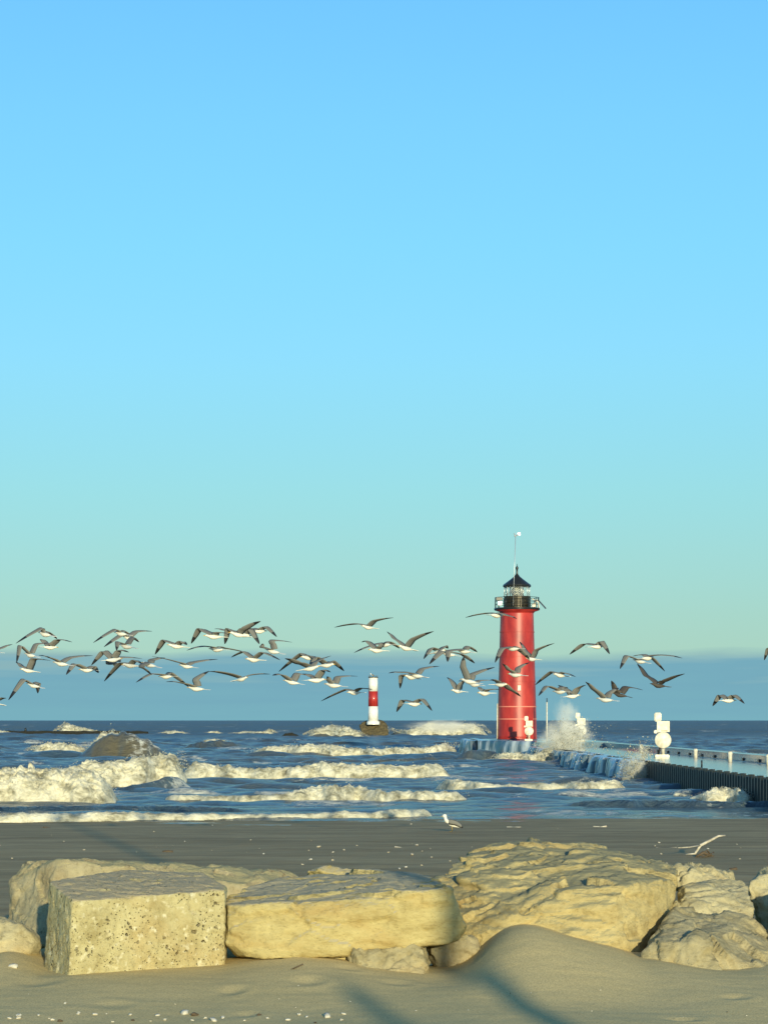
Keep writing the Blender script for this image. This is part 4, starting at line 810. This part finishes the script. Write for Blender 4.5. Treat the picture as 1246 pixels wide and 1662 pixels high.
def standing_gull(loc, s, lab, rz=0):
    t = empty('standing_gull', loc, rz); t.scale = (s,)*3; tag(t, lab, 'gull')
    c = Vector((-.9, 0, .42)).normalized(); o = link('body', body_mesh(c, .44, 0), gw, t, Vector((0, 0, .2))); o.scale = (1.15, 1.25, 1.15)
    link('neck', mesh('neck', *_tube([(-.12, 0, .26), (-.17, 0, .33), (-.18, 0, .40)], [.06, .045, .045])), gw, t)
    hd = bmesh.new(); bmesh.ops.create_icosphere(hd, subdivisions=2, radius=.052); bmesh.ops.scale(hd, vec=(1.2, .95, 1), verts=hd.verts); link('head', bm_mesh('head', hd, True), gw, t, (-.195, 0, .42))
    link('beak', mesh('beak', [(-.245, .014, .43), (-.245, -.014, .43), (-.245, 0, .405), (-.31, 0, .405)], [(0, 1, 3), (1, 2, 3), (2, 0, 3), (0, 2, 1)], False), gy_, t)
    for sgn in (-1, 1):
        link('wing', wing_mesh([Vector((-.08, .065*sgn, .27)), Vector((.0, .08*sgn, .235)), Vector((.1, .07*sgn, .2)), Vector((.24, .03*sgn, .15)), Vector((.31, .01*sgn, .13))], Vector((0, 0, 1)), 0, .75), [gg, gdk], t)
        tube_part('leg', [(.0, .03*sgn, .16), (.01, .03*sgn, .0), (-.045, .03*sgn, .004)], .008, gy_, t, 6)
    link('tail', mesh('tail', [(.16, .03, .17), (.16, -.03, .17), (.31, -.035, .115), (.31, .035, .115), (.16, .03, .155), (.16, -.03, .155), (.31, -.035, .105), (.31, .035, .105)], [(0, 1, 2, 3), (7, 6, 5, 4), (0, 3, 7, 4), (1, 5, 6, 2), (3, 2, 6, 7), (0, 4, 5, 1)], False), gdk, t)
def _tube(pts, rad):
    bm = bmesh.new(); add_tube(bm, pts, rad, 10); bm.verts.ensure_lookup_table(); bm.verts.index_update(); V = [v.co.copy() for v in bm.verts]; Fc = [tuple(v.index for v in f.verts) for f in bm.faces]; bm.free(); return V, Fc
def ground(px, py):
    """point of the sand seen at a photo pixel"""
    Ds = np.concatenate([np.arange(12, 24, .05), np.arange(24, 110, .1)]); xs_ = (px-CX)/F*Ds; zs_ = EYE+(HY-py)/F*Ds; g = sand_z(xs_, Ds); i = int(np.argmax(zs_ <= g))
    return Vector((xs_[i], Ds[i], g[i]))
standing_gull(ground(733, 1350), .98, 'white gull standing on the wet beach near the water line')
standing_gull(Vector((bc0.x-1.5*KB, BD, zb(1098.5))), 1.6, 'tiny white gull perched on top of the striped beacon')

# ------------------------------------------------------------------ driftwood, shells, stones
wood = material('bleached_driftwood', (.55, .48, .36), .8); noisy(wood, (.35, .3, .22), (.62, .56, .44), 12, bump=.3)
darkwood = material('dark_driftwood', (.1, .07, .04), .8); shell = material('shell_white', (.82, .80, .72), .6); noisy(shell, (.40, .36, .27), (.74, .70, .60), 9)
def drift(pts, rad, mat, lab, cat='driftwood', branches=()):
    base = ground(*pts[0][:2]); t = empty('driftwood', base); tag(t, lab, cat)
    D = base.y
    P = [at(p[0], p[1], D+p[2])-base for p in pts]; tube_part('stem', P, rad, mat, t, 8)
    for q, r_ in branches: tube_part('twig', [at(p[0], p[1], D+p[2])-base for p in q], r_, mat, t, 6)
drift([(1112,1387,0),(1127,1386,0),(1136,1372,0),(1150,1365,.1),(1165,1357,.2),(1176,1356,.3)], [.015,.025,.03,.028,.022,.016], wood, 'forked bleached branch raised above the beach at right', branches=[([(1136,1372,0),(1118,1375,-.3),(1100,1376,-.5)], [.018,.012,.008])])
drift([(1128,1391,0),(1140,1384,0),(1152,1388,.2),(1162,1394,.2)], [.02,.03,.03,.015], darkwood, 'brown twiggy debris at the foot of the bleached branch', branches=[([(1140,1384,0),(1147,1380,.1),(1155,1392,.2)], .014), ([(1133,1388,0),(1145,1390,0),(1158,1383,.1)], .012)])
drift([(1064,1376,0),(1080,1377,.1),(1098,1376,.1)], .018, wood, 'thin pale stick lying left of the forked branch')
drift([(822,1343,0),(833,1344,0),(845,1343.5,.0)], .035, wood, 'short pale stick right of the standing gull')
drift([(962,1342,0),(975,1343,0),(984,1341,0)], .03, wood, 'small pale stick on the wet beach behind the largest rock')
drift([(640,1375,0),(655,1378,0),(664,1382,0)], .03, wood, 'short bent stick on the beach behind the slab')
drift([(70,1343,0),(76,1344,0),(83,1345,0)], .03, darkwood, 'dark scrap of driftwood near the left foam')
drift([(264,1383,0),(272,1382,0),(281,1383,0)], .03, darkwood, 'dark scrap of driftwood above the pitted block')
drift([(1183,1412,0),(1190,1411,0),(1195,1410,0)], .03, darkwood, 'dark clod behind the right hand pile of stones')
drift([(620,1560,0),(470,1575,0)][1:]+[(487,1567,0),(492,1565,0)], .006, darkwood, 'thin dark twig in the sand before the slab')
sm = []
shell_b = material('weathered_fragment', (.42, .37, .27), .8)
for k in range(12):
    bm = bmesh.new(); bmesh.ops.create_icosphere(bm, subdivisions=2, radius=1)
    for v in bm.verts: v.co *= 1+.3*random.uniform(-1, 1); v.co.z *= .45; v.co.y *= .7
    me = bm_mesh('stone', bm, k % 2 == 0); me.materials.append((shell if k < 5 else darkwood) if k < 6 else (shell_b if k != 11 else darkwood)); sm.append(me)
SH = [(22,1571,.045),(106,1629,.014),(30,1654,.02),(0,1373,.04),(20,1394,.05),(104,1366,.05),(345,1340,.05),(137,1380,.05),(407,1364,.05),(428,1386,.05),(517,1375,.09),(501,1381,.05),(540,1384,.05),(558,1380,.06),(579,1373,.05),(504,1396,.07),(540,1397,.07),(491,1404,.06),(648,1411,.05),(684,1405,.05),(668,1388,.09),(676,1372,.07),(698,1378,.04),(685,1382,.04),(658,1408,.06),(630,1384,.05),
      (1062,1374,.06),(1069,1368,.06),(1072,1387,.06),(1081,1402,.05),(1148,1378,.06),(1200,1395,.04),(1250,1350,.05),(667,1338,.06),(700,1392,.04),(730,1398,.04),(1195,1371,.04),(905,1345,.04),(250,1350,.04),(300,1366,.04),(510,1452,.012)]
for px in list(np.linspace(0, 560, 34)+rng.uniform(-14, 14, 34)): SH.append((px, rng.uniform(1645, 1661), rng.uniform(.006, .022)*(2 if rng.random() < .12 else 1)))
for k in range(36): SH.append((rng.uniform(-20, 1246), rng.uniform(1342, 1395), rng.uniform(.012, .03)))
for k in range(20): SH.append((rng.uniform(0, 1246), rng.uniform(1590, 1655), rng.uniform(.003, .008)))
for k, (px, py, s) in enumerate(SH):
    g = ground(px, py)
    if g.y > 72: continue
    if g.y > 22: s *= .55
    beach = g.y > 22; o = bpy.data.objects.new('shell_fragment' if not beach else 'beach_fragment', sm[(k % 6 if k > 45 else k % 5)+(6 if beach and not (k < 46 and k % 3 == 0) else 0)]); C.objects.link(o); o.location = g+Vector((0, 0, s*.25)); o.scale = (s, s*.9, s); o.rotation_euler = (rng.uniform(-.3, .3), rng.uniform(-.3, .3), rng.uniform(0, 6))
    tag(o, 'small pale shell or stone fragment scattered on the dark beach behind the rocks' if beach else 'small pale shell fragment lying on the foreground sand', 'shell fragment', 'fragments scattered on the beach' if beach else 'fragments scattered on the foreground sand')

# ------------------------------------------------------------------ spray
def spray_mat(name, dens, col=(.95, .92, .82), scale=1.0, th=.42, stretch=(1, 1, 1)):
    m = bpy.data.materials.new(name); m.use_nodes = True; nt = m.node_tree; nt.nodes.clear(); out = N(nt, 'ShaderNodeOutputMaterial'); v = N(nt, 'ShaderNodeVolumePrincipled'); Lk = nt.links.new; Lk(v.outputs[0], out.inputs['Volume'])
    v.inputs['Color'].default_value = (*col, 1); v.inputs['Anisotropy'].default_value = -.3
    tc = N(nt, 'ShaderNodeTexCoord'); n = N(nt, 'ShaderNodeTexNoise'); n.inputs['Scale'].default_value = scale; n.inputs['Detail'].default_value = 6; n.inputs['Roughness'].default_value = .65
    mp = N(nt, 'ShaderNodeMapping'); mp.inputs['Scale'].default_value = stretch; Lk(tc.outputs['Object'], mp.inputs[0]); Lk(mp.outputs[0], n.inputs[0])
    le = N(nt, 'ShaderNodeVectorMath', operation='LENGTH'); Lk(tc.outputs['Object'], le.inputs[0]); fall = M('SUBTRACT', 1, le.outputs['Value'], nt, True)
    f = M('MULTIPLY', M('SUBTRACT', M('ADD', n.outputs[0], M('MULTIPLY', fall, .42, nt), nt), th+.16, nt), 3.5, nt, True)
    Lk(M('MULTIPLY', M('MULTIPLY', f, M('MULTIPLY', fall, 1.6, nt, True), nt), dens, nt), v.inputs['Density']); return m
sp1 = spray_mat('spray_mist', 1.9, scale=2.6, th=.40); sp2 = spray_mat('thin_spray', .5, scale=2.4, th=.38)
def puff(px, py, D, rx, rz, ry, mat, lab, rot=0):
    bm = bmesh.new(); bmesh.ops.create_icosphere(bm, subdivisions=3, radius=1); o = link('sea_spray', bm_mesh('sea_spray', bm, True), mat, None, at(px, py, D)); o.scale = (rx*D/F, ry, rz*D/F); o.rotation_euler = (0, rot, 0); tag(o, lab, 'sea spray', 'spray thrown up by the surf', 'stuff')
puff(916, 1200, 165, 56, 42, 2.6, sp1, 'cloud of spray bursting over the pier beside the red lighthouse', R(-25))
puff(918, 1160, 166, 26, 34, 1.6, sp2, 'faint upper veil of spray beside the red lighthouse')
puff(1030, 1250, 117, 32, 34, 1.2, sp1, 'burst of spray at the pier wall left of the tall warning stand', R(25))
puff(1042, 1222, 122, 16, 22, .8, sp2, 'thin spray plume left of the tall warning stand')
puff(722, 1180, 424, 76, 15, 5, spray_mat('far_spray', .35, scale=3, th=.38), 'misty spray above the long far splash')
# falling drops in the two bursts
P = []
for (px, py, D, sx, sy, n) in ((925, 1200, 164, 20, 15, 2400), (905, 1222, 162, 24, 9, 1500), (1028, 1250, 116.5, 12, 16, 1800), (1045, 1224, 120, 6, 10, 500), (880, 1236, 168, 24, 5, 600), (960, 1228, 140, 20, 8, 400)):
    a = rng.normal(size=(n, 3)); 
    for q in a: P.append(at(px+q[0]*sx, py+q[1]*sy-abs(q[0])*2, D+q[2]*.7))
P = np.array([tuple(p) for p in P]); P[:, 2] = np.maximum(P[:, 2], .2)
V2, T2 = droplet_mesh(P, rng.uniform(.1, 1, len(P))**4*.045+.006)
o = link('spray_drops', raw_mesh('spray_drops', V2, T2), foam_m); tag(o, 'flying drops where waves hit the pier wall', 'spray drops', None, 'stuff')

# ------------------------------------------------------------------ the posts behind the viewpoint whose shadows cross the sand
pole_m = material('pole_brown', (.2, .16, .11), .8)
def shadow_pole(x_at, D_at, Y, h, r0, r1, lab):
    X = x_at+math.tan(R(SUN_AZ))*(D_at-Y); z = 1.1; t = empty('utility_pole', (X, Y, z)); tag(t, lab, 'utility pole')
    tube_part('shaft', [(0, 0, -.3), (0, 0, h)], [r0, r1], pole_m, t, 16); tube_part('crossarm', [(-.6, .0, h-.5), (.6, 0, h-.5)], .06, pole_m, t)
shadow_pole(.79, 17.3, -9, 14, .125, .10, 'thick wooden pole behind the viewpoint, its shadow crosses the sand')
shadow_pole(-.22, 16.9, -12, 5.35, .10, .09, 'thin pole behind the viewpoint left of the thick wooden pole')
